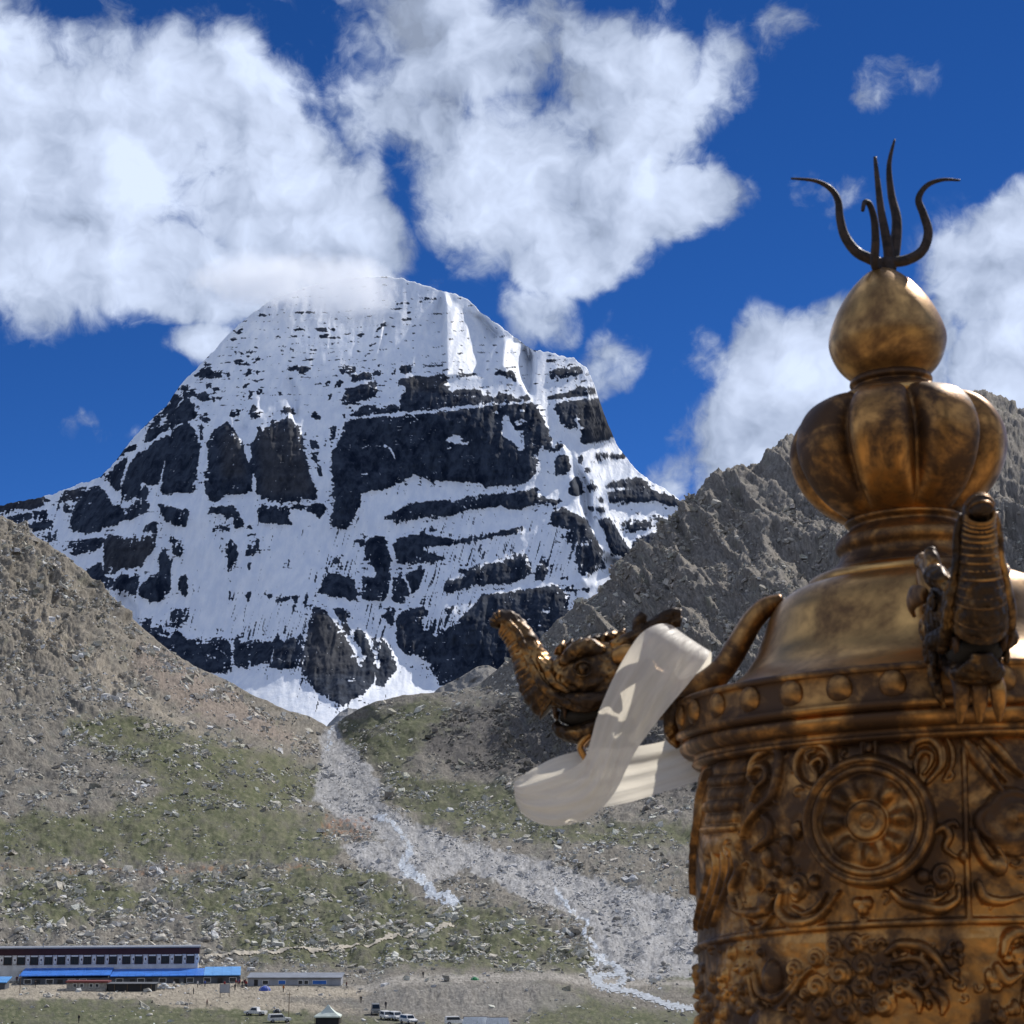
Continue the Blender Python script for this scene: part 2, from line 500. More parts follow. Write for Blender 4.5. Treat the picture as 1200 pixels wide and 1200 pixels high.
ROCK = [
 (1, [(-250,1040),(-50,960),(100,925),(180,905),(260,910),(300,940),(260,960),(180,990),(120,985),(0,1005),(-250,1080)]),
 (1, [(20,1030),(100,1020),(190,1000),(270,985),(280,1000),(265,1040),(180,1045),(90,1075),(30,1050)]),
 (1, [(120,1080),(200,1060),(300,1045),(310,1080),(230,1120),(150,1110)]),
 (1, [(240,1140),(330,1110),(340,1150),(290,1180)]),
 (1, [(340,940),(380,870),(430,870),(500,850),(510,860),(470,920),(420,945)]),
 (1, [(410,1040),(440,960),(500,880),(570,845),(620,880),(640,920),(660,960),(700,955),(740,1020),(700,1070),(620,1095),(520,1130),(430,1110),(400,1090)]),
 (1, [(350,970),(430,960),(420,1010),(370,1000)]),
 (1, [(580,790),(620,755),(600,800)]),
 (1, [(620,790),(680,720),(740,680),(750,690),(720,770),(700,880),(660,860)]),
 (1, [(670,695),(700,650),(780,600),(810,600),(790,640),(740,650),(690,695)]),
 (1, [(705,900),(720,820),(760,720),(800,660),(850,640),(900,590),(980,550),(1000,560),(970,660),(960,740),(930,830),(890,850),(830,820),(820,890),(760,940)]),
 (1, [(850,520),(855,480),(900,440),(960,400),(1000,340),(1020,310),(1070,270),(1110,280),(1080,330),(1140,370),(1150,440),(1100,460),(1030,490),(940,540),(910,570),(840,600)]),
 (1, [(935,880),(950,780),(970,650),(1000,560),(1040,500),(1100,470),(1140,530),(1175,620),(1160,700),(1140,800),(1130,890),(1040,885),(960,900)]),
 (1, [(820,880),(850,840),(880,880),(860,930),(800,920)]),
 (1, [(720,1040),(770,960),(830,925),(880,950),(860,1000),(780,1040),(740,1050)]),
 (1, [(920,950),(1010,970),(1110,1000),(1090,1080),(1010,1075),(960,1040)]),
 (1, [(850,1100),(920,1060),(920,1130),(870,1110)]),
 (2, [(0,900),(0,740),(60,660),(100,670),(130,710),(100,760),(140,790),(150,850),(100,870),(40,880)]),
 (2, [(135,610),(180,560),(230,550),(265,585),(300,575),(300,610),(240,620)]),
 (2, [(185,545),(210,530),(240,545)]),
 (2, [(320,580),(345,570),(350,610),(325,605)]),
 (2, [(205,645),(235,645),(240,675),(215,675)]), (2, [(245,672),(295,676),(290,690),(255,690)]), (2, [(308,655),(325,680),(318,692)]),
 (2, [(100,670),(160,710),(210,690),(240,740),(190,755),(130,720)]), (2, [(240,710),(265,740),(250,765)]), (2, [(275,735),(310,722),(290,750)]),
 (2, [(130,790),(160,840),(210,820),(240,880),(180,870)]), (2, [(145,770),(170,780),(160,800)]),
 (2, [(370,340),(415,338),(420,352),(380,356)]), (2, [(350,380),(380,378),(390,395),(355,395)]), (2, [(515,238),(560,242),(560,252),(520,250)]),
 (2, [(370,458),(415,460),(415,471),(375,471)]), (2, [(440,455),(505,457),(505,468),(445,470)]), (2, [(365,510),(400,508),(470,520),(465,530),(400,537),(370,525)]),
 (2, [(470,520),(520,495),(525,510),(485,527)]), (2, [(435,610),(450,570),(475,560),(470,590),(445,615)]), (2, [(500,570),(520,570),(518,592),(500,590)]),
 (2, [(420,665),(460,640),(465,652),(430,675)]), (2, [(455,690),(480,685),(480,725),(458,733)]), (2, [(500,682),(540,680),(545,705),(505,708)]),
 (2, [(415,715),(435,705),(425,735)]), (2, [(480,635),(515,625),(510,640)]),
 (2, [(712,325),(785,327),(785,337),(715,335)]), (2, [(850,322),(900,318),(925,335),(910,348),(860,342)]), (2, [(940,320),(970,322),(965,342),(945,338)]),
 (2, [(610,368),(645,369),(645,377),(612,376)]), (2, [(710,363),(740,363),(738,374),(712,373)]), (2, [(865,365),(920,368),(915,384),(875,380)]),
 (2, [(930,372),(1000,372),(998,382),(935,382)]), (2, [(1090,362),(1120,352),(1142,360),(1110,375)]), (2, [(640,450),(670,450),(668,459),(645,459)]),
 (2, [(695,440),(725,440),(720,454),(700,452)]), (2, [(820,447),(865,448),(862,457),(825,457)]), (2, [(700,490),(720,490),(718,498),(702,498)]),
 (2, [(780,500),(840,500),(838,510),(785,508)]), (2, [(680,550),(740,545),(830,555),(780,592),(740,575),(700,568)]),
 (2, [(570,240),(640,238),(640,245),(575,246)]), (2, [(715,232),(850,226),(850,234),(720,240)]), (2, [(870,420),(960,415),(960,422),(872,426)]),
 (2, [(985,560),(1020,552),(1050,570),(1040,590),(1000,588)]), (2, [(1065,545),(1085,545),(1085,580),(1065,582)]),
 (2, [(1060,640),(1060,590),(1100,610),(1130,580),(1170,580),(1180,610),(1120,630)]), (2, [(960,655),(985,625),(1010,630),(1000,665),(970,668)]),
 (2, [(905,640),(930,628),(938,655),(910,655)]), (2, [(840,640),(855,642),(852,652)]), (2, [(865,645),(880,640),(880,655)]),
 (2, [(1000,750),(1030,680),(1100,660),(1200,640),(1210,700),(1130,740),(1080,770),(1020,780)]),
 (2, [(1040,840),(1080,810),(1150,770),(1200,780),(1200,825),(1100,840)]), (2, [(920,750),(925,705),(945,700),(940,740)]),
 (2, [(820,840),(845,805),(885,850),(850,858)]), (2, [(1008,825),(1025,820),(1025,850),(1010,850)]),
 (2, [(455,850),(465,790),(485,760),(530,830),(520,850)]), (2, [(345,835),(360,800),(390,790),(410,840)]), (2, [(620,690),(650,700),(640,725)]),
 (2, [(630,830),(670,780),(720,800),(730,830),(680,825)]), (2, [(585,820),(605,810),(600,832)]),
 (2, [(215,1000),(250,920),(330,870),(370,910),(410,980),(440,1060),(445,1200),(200,1200),(230,1080)]),
 (2, [(0,930),(90,870),(130,920),(165,990),(170,1060),(150,1200),(0,1200)]), (2, [(162,885),(186,880),(188,960),(178,1010)]),
 (2, [(470,1000),(500,980),(560,910),(600,860),(640,870),(690,840),(730,880),(760,940),(775,1000),(800,1100),(820,1200),(460,1200),(470,1080)]),
 (2, [(505,900),(530,890),(540,940),(510,970)]), (2, [(815,985),(860,980),(870,1030),(820,1030)]), (2, [(820,1060),(860,1050),(865,1130),(835,1100)]),
 (2, [(930,1010),(940,900),(970,895),(965,950)]), (2, [(860,1140),(880,1130),(890,1190),(865,1190)]),
 (3, [(0,560),(50,550),(60,590),(0,590)]), (3, [(60,545),(85,545),(85,580),(62,582)]), (3, [(335,560),(360,545),(405,540),(412,580),(360,592)]), (3, [(300,565),(315,562),(318,598),(300,598)]),
 (3, [(185,580),(225,570),(228,600),(190,602)]),
 (3, [(60,640),(60,590),(100,600),(130,575),(180,580),(175,610),(110,630)]),
 (3, [(0,750),(20,700),(60,680),(130,650),(190,640),(210,680),(200,720),(120,750),(70,770),(20,770)]),
 (3, [(40,840),(80,810),(150,770),(250,790),(300,770),(340,790),(330,820),(150,830)]),
 (3, [(335,650),(345,620),(400,610),(440,600),(520,610),(560,595),(610,590),(625,630),(600,650),(640,690),(700,680),(820,680),(830,720),(900,730),(920,700),(1000,710),(1020,740),(1090,710),(1115,745),(1000,757),(860,765),(700,785),(560,798),(420,810),(340,810),(345,720),(380,690),(370,660)]),
 (3, [(890,595),(920,570),(1010,575),(1030,640),(1000,620),(960,600)]), (3, [(670,596),(800,588),(802,600),(675,606)]), (3, [(480,540),(600,534),(602,545),(482,550)]),
 (3, [(320,172),(405,170),(405,180),(322,182)]), (3, [(450,162),(560,142),(560,152),(455,170)]), (3, [(380,228),(405,226),(404,234),(382,235)]), (3, [(355,270),(415,264),(415,274),(358,280)]),
 (3, [(90,368),(120,352),(142,362),(110,376)]), (3, [(200,330),(265,280),(268,290),(210,345)]), (3, [(160,425),(215,400),(213,410),(165,437)]), (3, [(135,485),(170,460),(170,470),(140,492)]),
 (3, [(385,306),(400,300),(398,316)]), (3, [(200,372),(220,360),(220,378)]),
 (4, [(205,190),(240,165),(330,150),(400,150),(410,190),(300,215),(230,215)]), (4, [(200,112),(255,104),(262,120),(215,124)]),
 (4, [(195,330),(240,310),(330,300),(390,265),(480,270),(500,310),(350,328),(230,340)]),
 (4, [(245,375),(300,352),(420,340),(520,332),(545,400),(570,470),(600,555),(540,590),(470,600),(400,600),(410,540),(390,515),(330,510),(290,480),(265,420)]),
 (4, [(250,700),(280,660),(320,660),(350,750),(310,780),(250,785)]), (4, [(270,590),(300,610),(280,640),(245,650),(230,640)]),
 (4, [(330,890),(340,820),(390,790),(415,830),(420,890),(370,910)]), (4, [(385,680),(410,660),(420,710),(400,730)]), (4, [(420,745),(460,742),(460,770),(435,772)]),
 (4, [(485,670),(520,655),(610,660),(670,650),(660,690),(560,690),(500,705)]), (4, [(440,840),(470,830),(515,850),(490,870),(450,885)]),
 (4, [(535,850),(600,820),(720,795),(780,810),(800,850),(850,880),(930,900),(1000,940),(1015,970),(930,970),(850,940),(700,945),(570,950),(555,890),(620,872),(700,864),(690,858),(560,862)]),
 (4, [(510,910),(540,920),(530,950),(510,945)]), (4, [(440,970),(480,970),(470,1010)]), (4, [(490,970),(545,965),(550,1000),(500,1010)]),
 (4, [(630,1070),(680,1050),(790,1045),(840,1075),(840,1090),(700,1125),(640,1090)]), (4, [(810,1015),(870,1030),(930,1060),(930,1090),(870,1070)]),
 (4, [(700,1170),(800,1130),(860,1110),(900,1150),(840,1260),(760,1260),(700,1200)]),
 (8, [(880,275),(960,265),(980,330),(1010,390),(1060,440),(1020,460),(940,430),(920,350)]),
 (8, [(655,300),(670,240),(710,215),(760,240),(830,270),(850,320),(880,360),(910,430),(915,500),(870,520),(830,550),(790,520),(780,460),(770,400),(720,370),(705,345),(765,325),(700,310)]),
 (8, [(705,555),(720,545),(750,540),(745,560)]), (8, [(730,585),(770,580),(775,620),(735,600)]), (8, [(800,595),(850,595),(840,620),(810,612)]),
 (8, [(0,200),(100,190),(200,185),(350,160),(480,150),(600,125),(605,180),(640,175),(720,185),(690,210),(600,200),(530,225),(470,230),(430,210),(340,225),(240,240),(160,265),(60,265),(-60,290),(-120,270),(-70,240)]),
 (8, [(0,350),(70,345),(100,350),(110,370),(220,370),(300,355),(430,330),(530,305),(520,340),(430,350),(300,380),(200,395),(100,400),(40,410),(100,440),(180,455),(120,475),(0,480)]),
 (8, [(50,330),(75,315),(80,345),(55,350)]), (8, [(90,310),(105,305),(108,350),(95,350)]),
 (8, [(160,600),(160,570),(260,540),(220,510),(330,490),(450,470),(500,440),(550,435),(560,500),(550,545),(480,575),(400,580),(300,590),(180,625)]),
 (8, [(590,560),(590,500),(620,470),(660,470),(650,510),(630,560)]), (8, [(0,520),(60,490),(70,530),(40,600),(10,630),(0,620)]),
 (8, [(100,900),(130,820),(200,770),(300,680),(340,625),(430,620),(560,600),(680,580),(720,610),(750,680),(740,760),(720,900),(600,1100),(500,1150),(300,1150),(150,1060),(95,980)]),
 (8, [(0,690),(80,690),(85,720),(60,740),(70,800),(130,830),(95,920),(40,900),(60,890),(0,880)]), (8, [(160,690),(210,680),(200,720),(170,720)]),
 (5, [(0,230),(0,180),(100,160),(200,150),(215,160),(190,215),(120,230),(30,260)]),
 (5, [(205,230),(215,150),(280,130),(330,160),(400,150),(480,135),(525,130),(520,200),(480,250),(450,280),(420,340),(400,370),(310,330),(270,370),(210,360)]),
 (5, [(90,350),(190,290),(205,360),(240,390),(310,340),(330,370),(410,375),(430,340),(400,480),(370,490),(330,460),(230,450),(200,470),(150,430)]),
 (5, [(530,250),(570,220),(590,270),(610,280),(600,380),(600,460),(560,500),(540,525),(480,525),(430,500),(410,480),(420,430),(480,380),(530,350)]),
 (5, [(590,150),(640,170),(675,230),(660,265),(620,250),(600,190)]), (5, [(540,0),(700,0),(690,85),(600,70)]), (5, [(440,120),(450,80),(510,50),(520,110)]),
 (5, [(640,440),(655,380),(690,370),(700,440),(690,500),(655,470)]), (5, [(600,590),(630,565),(690,575),(695,640),(640,660),(610,690),(600,650)]),
 (5, [(415,690),(430,650),(500,610),(480,680),(560,660),(600,720),(650,690),(690,750),(760,740),(800,770),(860,735),(940,750),(955,800),(955,910),(920,945),(830,940),(740,910),(640,870),(540,810),(480,750)]),
 (5, [(850,80),(940,85),(940,110),(850,112)]), (5, [(970,760),(1000,710),(1010,770),(1080,760),(1140,760),(1200,770),(1200,880),(1080,900),(1010,920),(970,900)]),
 (6, [(0,0),(130,0),(165,80),(170,150),(150,250),(135,390),(60,385),(0,390)]), (6, [(0,470),(60,490),(105,480),(90,580),(40,585),(0,570)]),
 (6, [(220,90),(280,20),(350,0),(380,30),(420,100),(440,180),(460,220),(470,290),(480,380),(400,395),(300,400),(320,415),(260,445),(225,430),(190,330),(200,270),(220,250)]),
 (6, [(470,100),(500,60),(570,0),(750,0),(775,80),(790,200),(820,290),(860,380),(850,430),(750,440),(640,445),(540,420),(500,390),(500,270),(470,230)]),
 (6, [(220,510),(240,470),(370,460),(400,510),(430,560),(420,600),(370,590),(370,540),(290,520)]), (6, [(250,582),(350,590),(345,612),(250,612)]), (6, [(440,600),(460,570),(485,600)]),
 (6, [(510,460),(560,460),(660,470),(790,460),(780,480),(680,490),(700,500),(690,550),(715,575),(640,570),(510,565)]), (6, [(790,490),(830,450),(900,450),(910,490),(870,540),(850,520)]),
 (6, [(315,720),(345,650),(385,690),(400,760),(355,850),(335,850),(330,740)]), (6, [(430,740),(490,690),(500,650),(520,660),(525,740),(440,760)]), (6, [(450,800),(468,798),(468,842),(455,840)]),
 (6, [(335,888),(355,890),(345,912)]), (6, [(338,1035),(345,950),(368,1025)]), (6, [(436,988),(470,960),(468,1025),(450,1020)]), (6, [(445,630),(500,625),(498,636),(450,640)]),
 (6, [(610,1000),(650,975),(640,1000),(770,990),(740,1015),(640,1025)]), (6, [(550,975),(570,980),(600,990),(590,1003),(565,1000)]), (6, [(780,1035),(800,960),(808,960),(795,1040)]),
 (6, [(663,828),(668,785),(676,785),(670,830)]), (6, [(681,828),(686,780),(695,780),(690,830)]), (6, [(640,824),(715,826),(715,831),(640,830)]), (6, [(530,718),(580,719),(580,724),(530,723)]),
 (6, [(0,640),(40,660),(75,730),(50,760),(20,720)]), (6, [(40,920),(60,870),(95,870),(100,950),(75,1000)]), (6, [(0,1090),(40,1070),(90,1080),(90,1140),(40,1190),(0,1170)]),
 (6, [(870,970),(900,880),(1000,870),(1080,900),(1100,1000),(1090,1020),(1000,995),(930,1000),(900,970)]), (6, [(1140,680),(1170,650),(1200,640),(1200,800),(1150,800)]), (6, [(1090,670),(1140,640),(1130,720)]),
 (7, [(640,240),(640,190),(690,145),(750,140),(780,220),(795,290),(780,470),(750,520),(640,520),(620,500),(625,380),(700,380),(710,350),(640,280)]),
 (7, [(360,480),(400,390),(420,360),(500,370),(580,390),(590,500),(560,520),(500,500),(430,495),(410,470)]), (7, [(800,380),(850,370),(900,440),(900,490),(850,540),(800,520)]),
 (7, [(870,370),(960,330),(990,340),(960,430),(910,480)]), (7, [(800,200),(840,150),(900,135),(1030,140),(1150,155),(1180,170),(1060,200),(950,205),(1060,260),(1130,270),(1060,280),(880,310),(830,300)]),
 (7, [(330,560),(360,550),(420,590),(440,620),(490,690),(540,760),(600,880),(640,860),(600,780),(570,720),(590,680),(640,700),(680,790),(700,900),(690,1000),(640,1060),(580,1090),(500,1140),(450,1110),(350,1050),(310,1000),(250,900),(270,850),(320,600)]),
 (7, [(440,560),(500,560),(550,590),(550,620),(530,640),(570,720),(540,740),(490,650)]), (7, [(680,760),(740,740),(800,830),(830,910),(770,990),(750,1030),(700,1010),(700,900),(730,890)]),
 (7, [(740,610),(770,580),(815,570),(810,660),(790,670)]), (7, [(820,640),(850,590),(920,560),(1000,580),(1000,610),(970,630),(980,700),(1060,660),(1040,720),(1020,890),(940,840),(870,830),(820,770)]),
 (7, [(0,760),(100,760),(130,710),(150,760),(270,720),(270,800),(240,910),(150,925),(75,910),(80,870),(0,900)]), (7, [(430,300),(470,250),(520,250),(480,290),(430,330),(400,380)]),
 (0, [(404,494),(420,490),(466,488),(512,483),(552,479),(574,475),(600,473),(620,470),(630,474),(633,484),(640,498),(646,512),(648,526),(642,530),(636,522),(630,530),(629,554),(620,564),(607,568),(567,571),(563,566),(501,563),(486,557),(453,573),(440,575),(422,579),(424,590),(418,600),(410,619),(398,620),(386,616),(392,588),(388,580),(390,566),(388,540),(388,532),(396,520)]),
]
T[0] = (0, 0, 1)
for t, pts in ROCK:
    kr.poly(tp(t, pts), 1.0)
SNOW = [
 (1, [(920,530),(950,450),(985,425),(975,460),(940,500)]), (1, [(945,550),(1000,515),(1010,540),(970,550)]), (1, [(880,460),(905,445),(860,540),(835,595),(828,580)]),
 (1, [(1090,320),(1150,350),(1140,370)]), (1, [(1025,300),(1060,285),(1085,290),(1050,330)]), (1, [(880,850),(930,835),(965,700),(972,700),(940,845),(900,858)]),
 (1, [(800,650),(815,600),(830,600),(810,660)]), (1, [(1025,390),(1075,330),(1080,340),(1030,395)]),
 (3, [(945,840),(975,830),(1000,890),(1030,930),(1070,920),(1070,1000),(1065,1045),(1035,1040),(1020,1000),(940,950)]), (3, [(1010,870),(1060,850),(1095,870),(1040,890)]),
 (3, [(610,980),(670,945),(715,965),(690,990),(760,990),(740,1005),(680,1005)]), (3, [(612,1025),(650,1015),(648,1026),(620,1032)]), (3, [(105,1172),(175,1178),(140,1186)]), (3, [(410,1200),(420,1182),(460,1185),(465,1200)]),
 (3, [(885,812),(925,812),(920,822),(890,822)]), (3, [(1040,805),(1075,800),(1070,815)]),
 (8, [(790,388),(840,386),(835,396),(795,398)]), (8, [(625,702),(690,688),(650,715)]), (6, [(185,290),(230,312),(200,320)]),
 (5, [(280,370),(310,325),(330,330),(300,375),(270,400),(220,365),(230,360)]), (5, [(345,330),(400,325),(420,345),(370,370)]),
]
for t, pts in SNOW:
    kr.poly(tp(t, pts), 0.0)
for t, pts, wd in [(3, [(0, 862), (60, 850), (220, 830), (330, 823), (560, 802), (760, 780), (870, 767), (1110, 756)], 11), (3, [(200, 1015), (250, 1006), (290, 1030), (315, 1090)], 9),
                   (3, [(120, 1035), (160, 1003)], 6), (3, [(435, 840), (460, 880), (480, 920)], 5), (3, [(380, 830), (400, 855)], 6),
                   (4, [(375, 430), (390, 500), (385, 570)], 7), (4, [(395, 510), (420, 510)], 8), (4, [(230, 345), (350, 332), (520, 326)], 8),
                   (5, [(520, 715), (590, 730), (660, 670)], 9), (7, [(440, 560), (490, 660), (560, 770), (615, 905)], 16), (7, [(600, 640), (680, 790), (720, 910)], 12),
                   (7, [(760, 140), (800, 280), (870, 390), (905, 450), (900, 500)], 13), (7, [(795, 300), (790, 480)], 10), (7, [(590, 380), (600, 520)], 12),
                   (7, [(820, 560), (810, 700), (840, 900)], 9), (5, [(540, 100), (510, 230), (470, 300), (420, 400)], 16), (6, [(490, 270), (490, 380)], 8),
                   (8, [(920, 220), (990, 330), (1060, 440)], 14), (8, [(830, 240), (860, 330), (920, 440)], 14), (1, [(240, 790 + 140), (300, 900 + 60), (420, 940)], 10),
                   (7, [(85, 890), (110, 780)], 7), (7, [(120, 860), (200, 880)], 5), (5, [(800, 860), (860, 850), (800, 830)], 6), (5, [(865, 800), (920, 830), (940, 870)], 6)]:
    kr.line(tp(t, pts), wd / T[t][2], 0.0)
rock_soft = kr.blurred(0.75)
rock_wide = kr.blurred(5.0)
rock_far = kr.blurred(18.0)
# streaky mixed ground (rock showing through thin snow)
ks = Raster(KX0, KY0, 920, 900, 1.0)
for t, pts, v in [(6, [(340, 1060), (820, 1040), (800, 1250), (340, 1290)], .55), (5, [(690, 420), (790, 440), (800, 720), (690, 720)], .35), (8, [(20, 380), (660, 300), (650, 440), (560, 440), (300, 480), (60, 520), (20, 480)], .45),
                  (8, [(60, 500), (240, 490), (170, 620), (40, 640)], .6), (8, [(580, 330), (760, 330), (780, 540), (570, 560)], .45), (8, [(60, 620), (340, 590), (300, 680), (100, 830), (60, 760)], .6),
                  (7, [(560, 540), (740, 540), (830, 900), (720, 760), (640, 680)], .6), (7, [(470, 170), (620, 160), (640, 380), (460, 380)], .45), (6, [(560, 580), (900, 560), (860, 980), (760, 990)], .12),
                  (5, [(900, 300), (1200, 330), (1200, 560), (940, 560)], .25), (7, [(220, 560), (330, 560), (250, 900), (300, 1000), (230, 1010), (180, 920), (270, 720)], .5), (7, [(160, 1000), (260, 960), (330, 1060), (180, 1090)], .4),
                  (1, [(20, 1000), (420, 900), (430, 1100), (200, 1160)], .3), (6, [(940, 690), (980, 610), (1050, 600), (1010, 660), (980, 720), (930, 820), (870, 960), (855, 980), (900, 830)], .9)]:
    ks.poly(tp(t, pts), v)
streak_b = ks.blurred(4.0)

KSIL = [(-60, 612), (0, 592), (50, 582), (65, 578), (90, 568), (115, 560), (130, 548), (150, 520), (170, 500), (195, 475), (205, 460), (215, 447), (232, 430), (250, 412), (262, 398), (280, 380),
        (300, 364), (320, 350), (360, 335), (400, 327), (440, 324), (470, 326), (490, 332), (520, 341), (535, 345), (550, 353), (565, 367), (590, 385), (610, 400), (625, 410), (650, 415), (672, 420),
        (688, 432), (695, 448), (702, 468), (712, 495), (722, 520), (740, 545), (760, 562), (790, 580), (805, 597), (830, 615), (920, 690)]
kd = rbf([(0, 600, 4600), (100, 570, 4500), (230, 430, 4600), (300, 365, 4700), (400, 325, 4850), (470, 326, 4830), (550, 355, 4760), (620, 410, 4620), (688, 432, 4590), (722, 520, 4470), (800, 600, 4300), (900, 690, 4330),
          (0, 700, 4300), (100, 650, 4230), (200, 600, 4150), (260, 520, 4290), (330, 520, 4280), (420, 500, 4350), (520, 480, 4330), (630, 480, 4380), (690, 500, 4405), (520, 560, 4230), (330, 590, 4160),
          (430, 600, 4120), (520, 620, 4100), (620, 600, 4130), (700, 600, 4165), (200, 750, 3920), (300, 720, 3930), (395, 640, 4080), (370, 720, 3840), (420, 780, 3720), (480, 700, 3950), (540, 720, 3830),
          (600, 720, 3880), (700, 700, 3960), (270, 790, 3780), (330, 830, 3520), (380, 850, 3380), (450, 830, 3520), (500, 800, 3730), (560, 800, 3740), (200, 850, 3600), (500, 890, 3250), (300, 890, 3250),
          (-50, 800, 4000), (850, 800, 4000)], 100, 100)
KC, KR_ = 760, 440
kx = np.linspace(KX0 + 2, 900, KC)
ksil = np.interp(kx, [p[0] for p in KSIL], [p[1] for p in KSIL])
ksil = ksil + fbm(kx / 9, kx * 0 + 3.3, 4, 5) * 3.0
tt = np.linspace(0, 1, KR_)[:, None]
KPX = np.repeat(kx[None], KR_, 0)
KPY = ksil[None] + (892 - ksil[None]) * tt
# warp the traced pattern a little so that edges are ragged
wx = fbm(KPX / 5, KPY / 7, 5, 21, gain=.65) * 3.6
wy = fbm(KPX / 6, KPY / 5, 5, 31, gain=.65) * 3.4
rs = kr.sample(KPX + wx, KPY + wy, rock_soft)
rw = kr.sample(KPX, KPY, rock_wide)
rf = kr.sample(KPX, KPY, rock_far)
st = ks.sample(KPX, KPY, streak_b)
fine = fbm(KPX / 2.6, KPY / 3.2, 3, 41)
# vertical runnels, leaning a little to the left as they fall
run = fbm((KPX + (KPY - 600) * .28) / 2.4, KPY / 30, 2, 51)
hor = fbm(KPX / 14, (KPY + KPX * .10) / 1.7, 4, 61)
ledge = np.sin((KPY + KPX * .045 + fbm(KPX / 60, KPY / 40, 3, 71) * 5) * 2 * math.pi / 9.5)
upper = sstep(500, 440, KPY) * sstep(150, 260, KPX)
bnd = np.clip(4 * rw * (1 - rw), 0, 1)
near = sstep(.02, .30, rf) * (1 - .55 * rs)
N_ = lambda a: np.clip(a / a.std(), -2.6, 2.6)
run, hor = N_(run), N_(hor)
sp1 = N_(fbm(KPX / 8, (KPY + KPX * .05) / 2.7, 4, 42, gain=.55))
sp2 = N_(fbm((KPX + (KPY - 600) * .2) / 3.0, KPY / 10, 3, 43, gain=.55))
patch = sstep(-.4, .9, N_(fbm(KPX / 38, KPY / 24, 3, 44)))
rockm = rs + bnd * (.24 * sp1 + .17 * sp2) * (.5 + .8 * patch) + .10 * N_(fine) * bnd
# thin rock ledges in the snow, snow-filled ledges and cracks in the rock
rockm = rockm + near * sstep(1.3, 2.3, sp1) * .75 * patch + near * sstep(1.5, 2.4, run) * .5 * patch
rockm = rockm - rs * sstep(1.0, 1.9, hor) * .62 * (.35 + .65 * patch) - rs * sstep(1.75, 2.5, sp2) * .55 * (1 - patch * .5)
rockm = rockm + st * (.50 * run + .10 + .07 * sp2)
rockm = rockm + upper * sstep(.70, 1.0, ledge) * sstep(.1, 1.3, N_(fbm(KPX / 8, KPY / 3, 3, 81))) * .8
rockm = rockm + sstep(560, 620, KPY) * (.12 * run + .05 * sp2) * (.4 + patch)
led2 = np.sin((KPY + KPX * .05 + fbm(KPX / 50, KPY / 30, 3, 72) * 6) * 2 * math.pi / 6.3)
rockm = rockm + sstep(520, 470, KPY) * sstep(.2, 1.0, led2) * np.clip(.22 + .16 * sp1, 0, .5)
rockm = rockm + sstep(470, 560, KPY) * .16 * np.clip(hor, 0, 2) * near
# avalanche snow cones at the foot keep clean
snow_m = 1 - np.clip(rockm, 0, 1)
D = kd(KPX, KPY)
ribs = fbm((KPX + (KPY - 600) * .12) / 17, KPY / 70, 5, 91, ridged=True)
crag = fbm(KPX / 6, KPY / 9, 4, 101)
strata = fbm(KPX / 60, (KPY + KPX * .06) / 6, 4, 111)
D = D - 16 * sstep(.1, .9, rw) - 13 * (ribs) * (.35 + rw) - 5 * crag * (.2 + rs) - 4 * strata * (.3 + rw) - 16 * fbm(KPX / 55, KPY / 80, 4, 121)
# sunlit snow facets: folds whose right side turns to the sun
for t, pts, k in [(2, [(655, 600), (705, 610), (738, 690), (740, 880), (690, 740), (640, 680)], 2.0), (2, [(345, 850), (410, 835), (425, 890), (455, 910), (400, 965), (365, 900)], 1.8), (2, [(495, 730), (575, 700), (545, 825), (500, 770)], 1.3),
                  (3, [(600, 100), (640, 180), (830, 260), (930, 360), (850, 480), (840, 600), (600, 610)], 1.2), (3, [(590, 130), (400, 520), (420, 560), (600, 600)], .9), (3, [(950, 380), (1060, 390), (1120, 480), (1115, 715), (1010, 570), (930, 560)], 1.9), (3, [(268, 280), (280, 330), (240, 490), (205, 480)], 2.2),
                  (4, [(0, 40), (70, 40), (120, 90), (115, 310), (60, 220)], 1.8), (4, [(280, 590), (330, 640), (440, 840), (470, 1110), (420, 980), (350, 760)], 2.2), (8, [(920, 440), (1010, 480), (830, 600), (800, 560)], 1.6), (5, [(210, 460), (330, 470), (400, 560), (415, 690)], 1.4)]:
    fr = Raster(KX0, KY0, 920, 900, 1.0)
    P = tp(t, pts)
    fr.poly(P, 1.0)
    m_ = fr.sample(KPX, KPY, fr.blurred(2.0))
    xl = min(p[0] for p in P)
    D = D + m_ * (KPX - xl) * k * 1.9 - m_ * (max(p[0] for p in P) - xl) * k * .6
a_, b_ = pxdir(KPX, KPY)
KP = np.stack([a_ * D, D, b_ * D], -1)
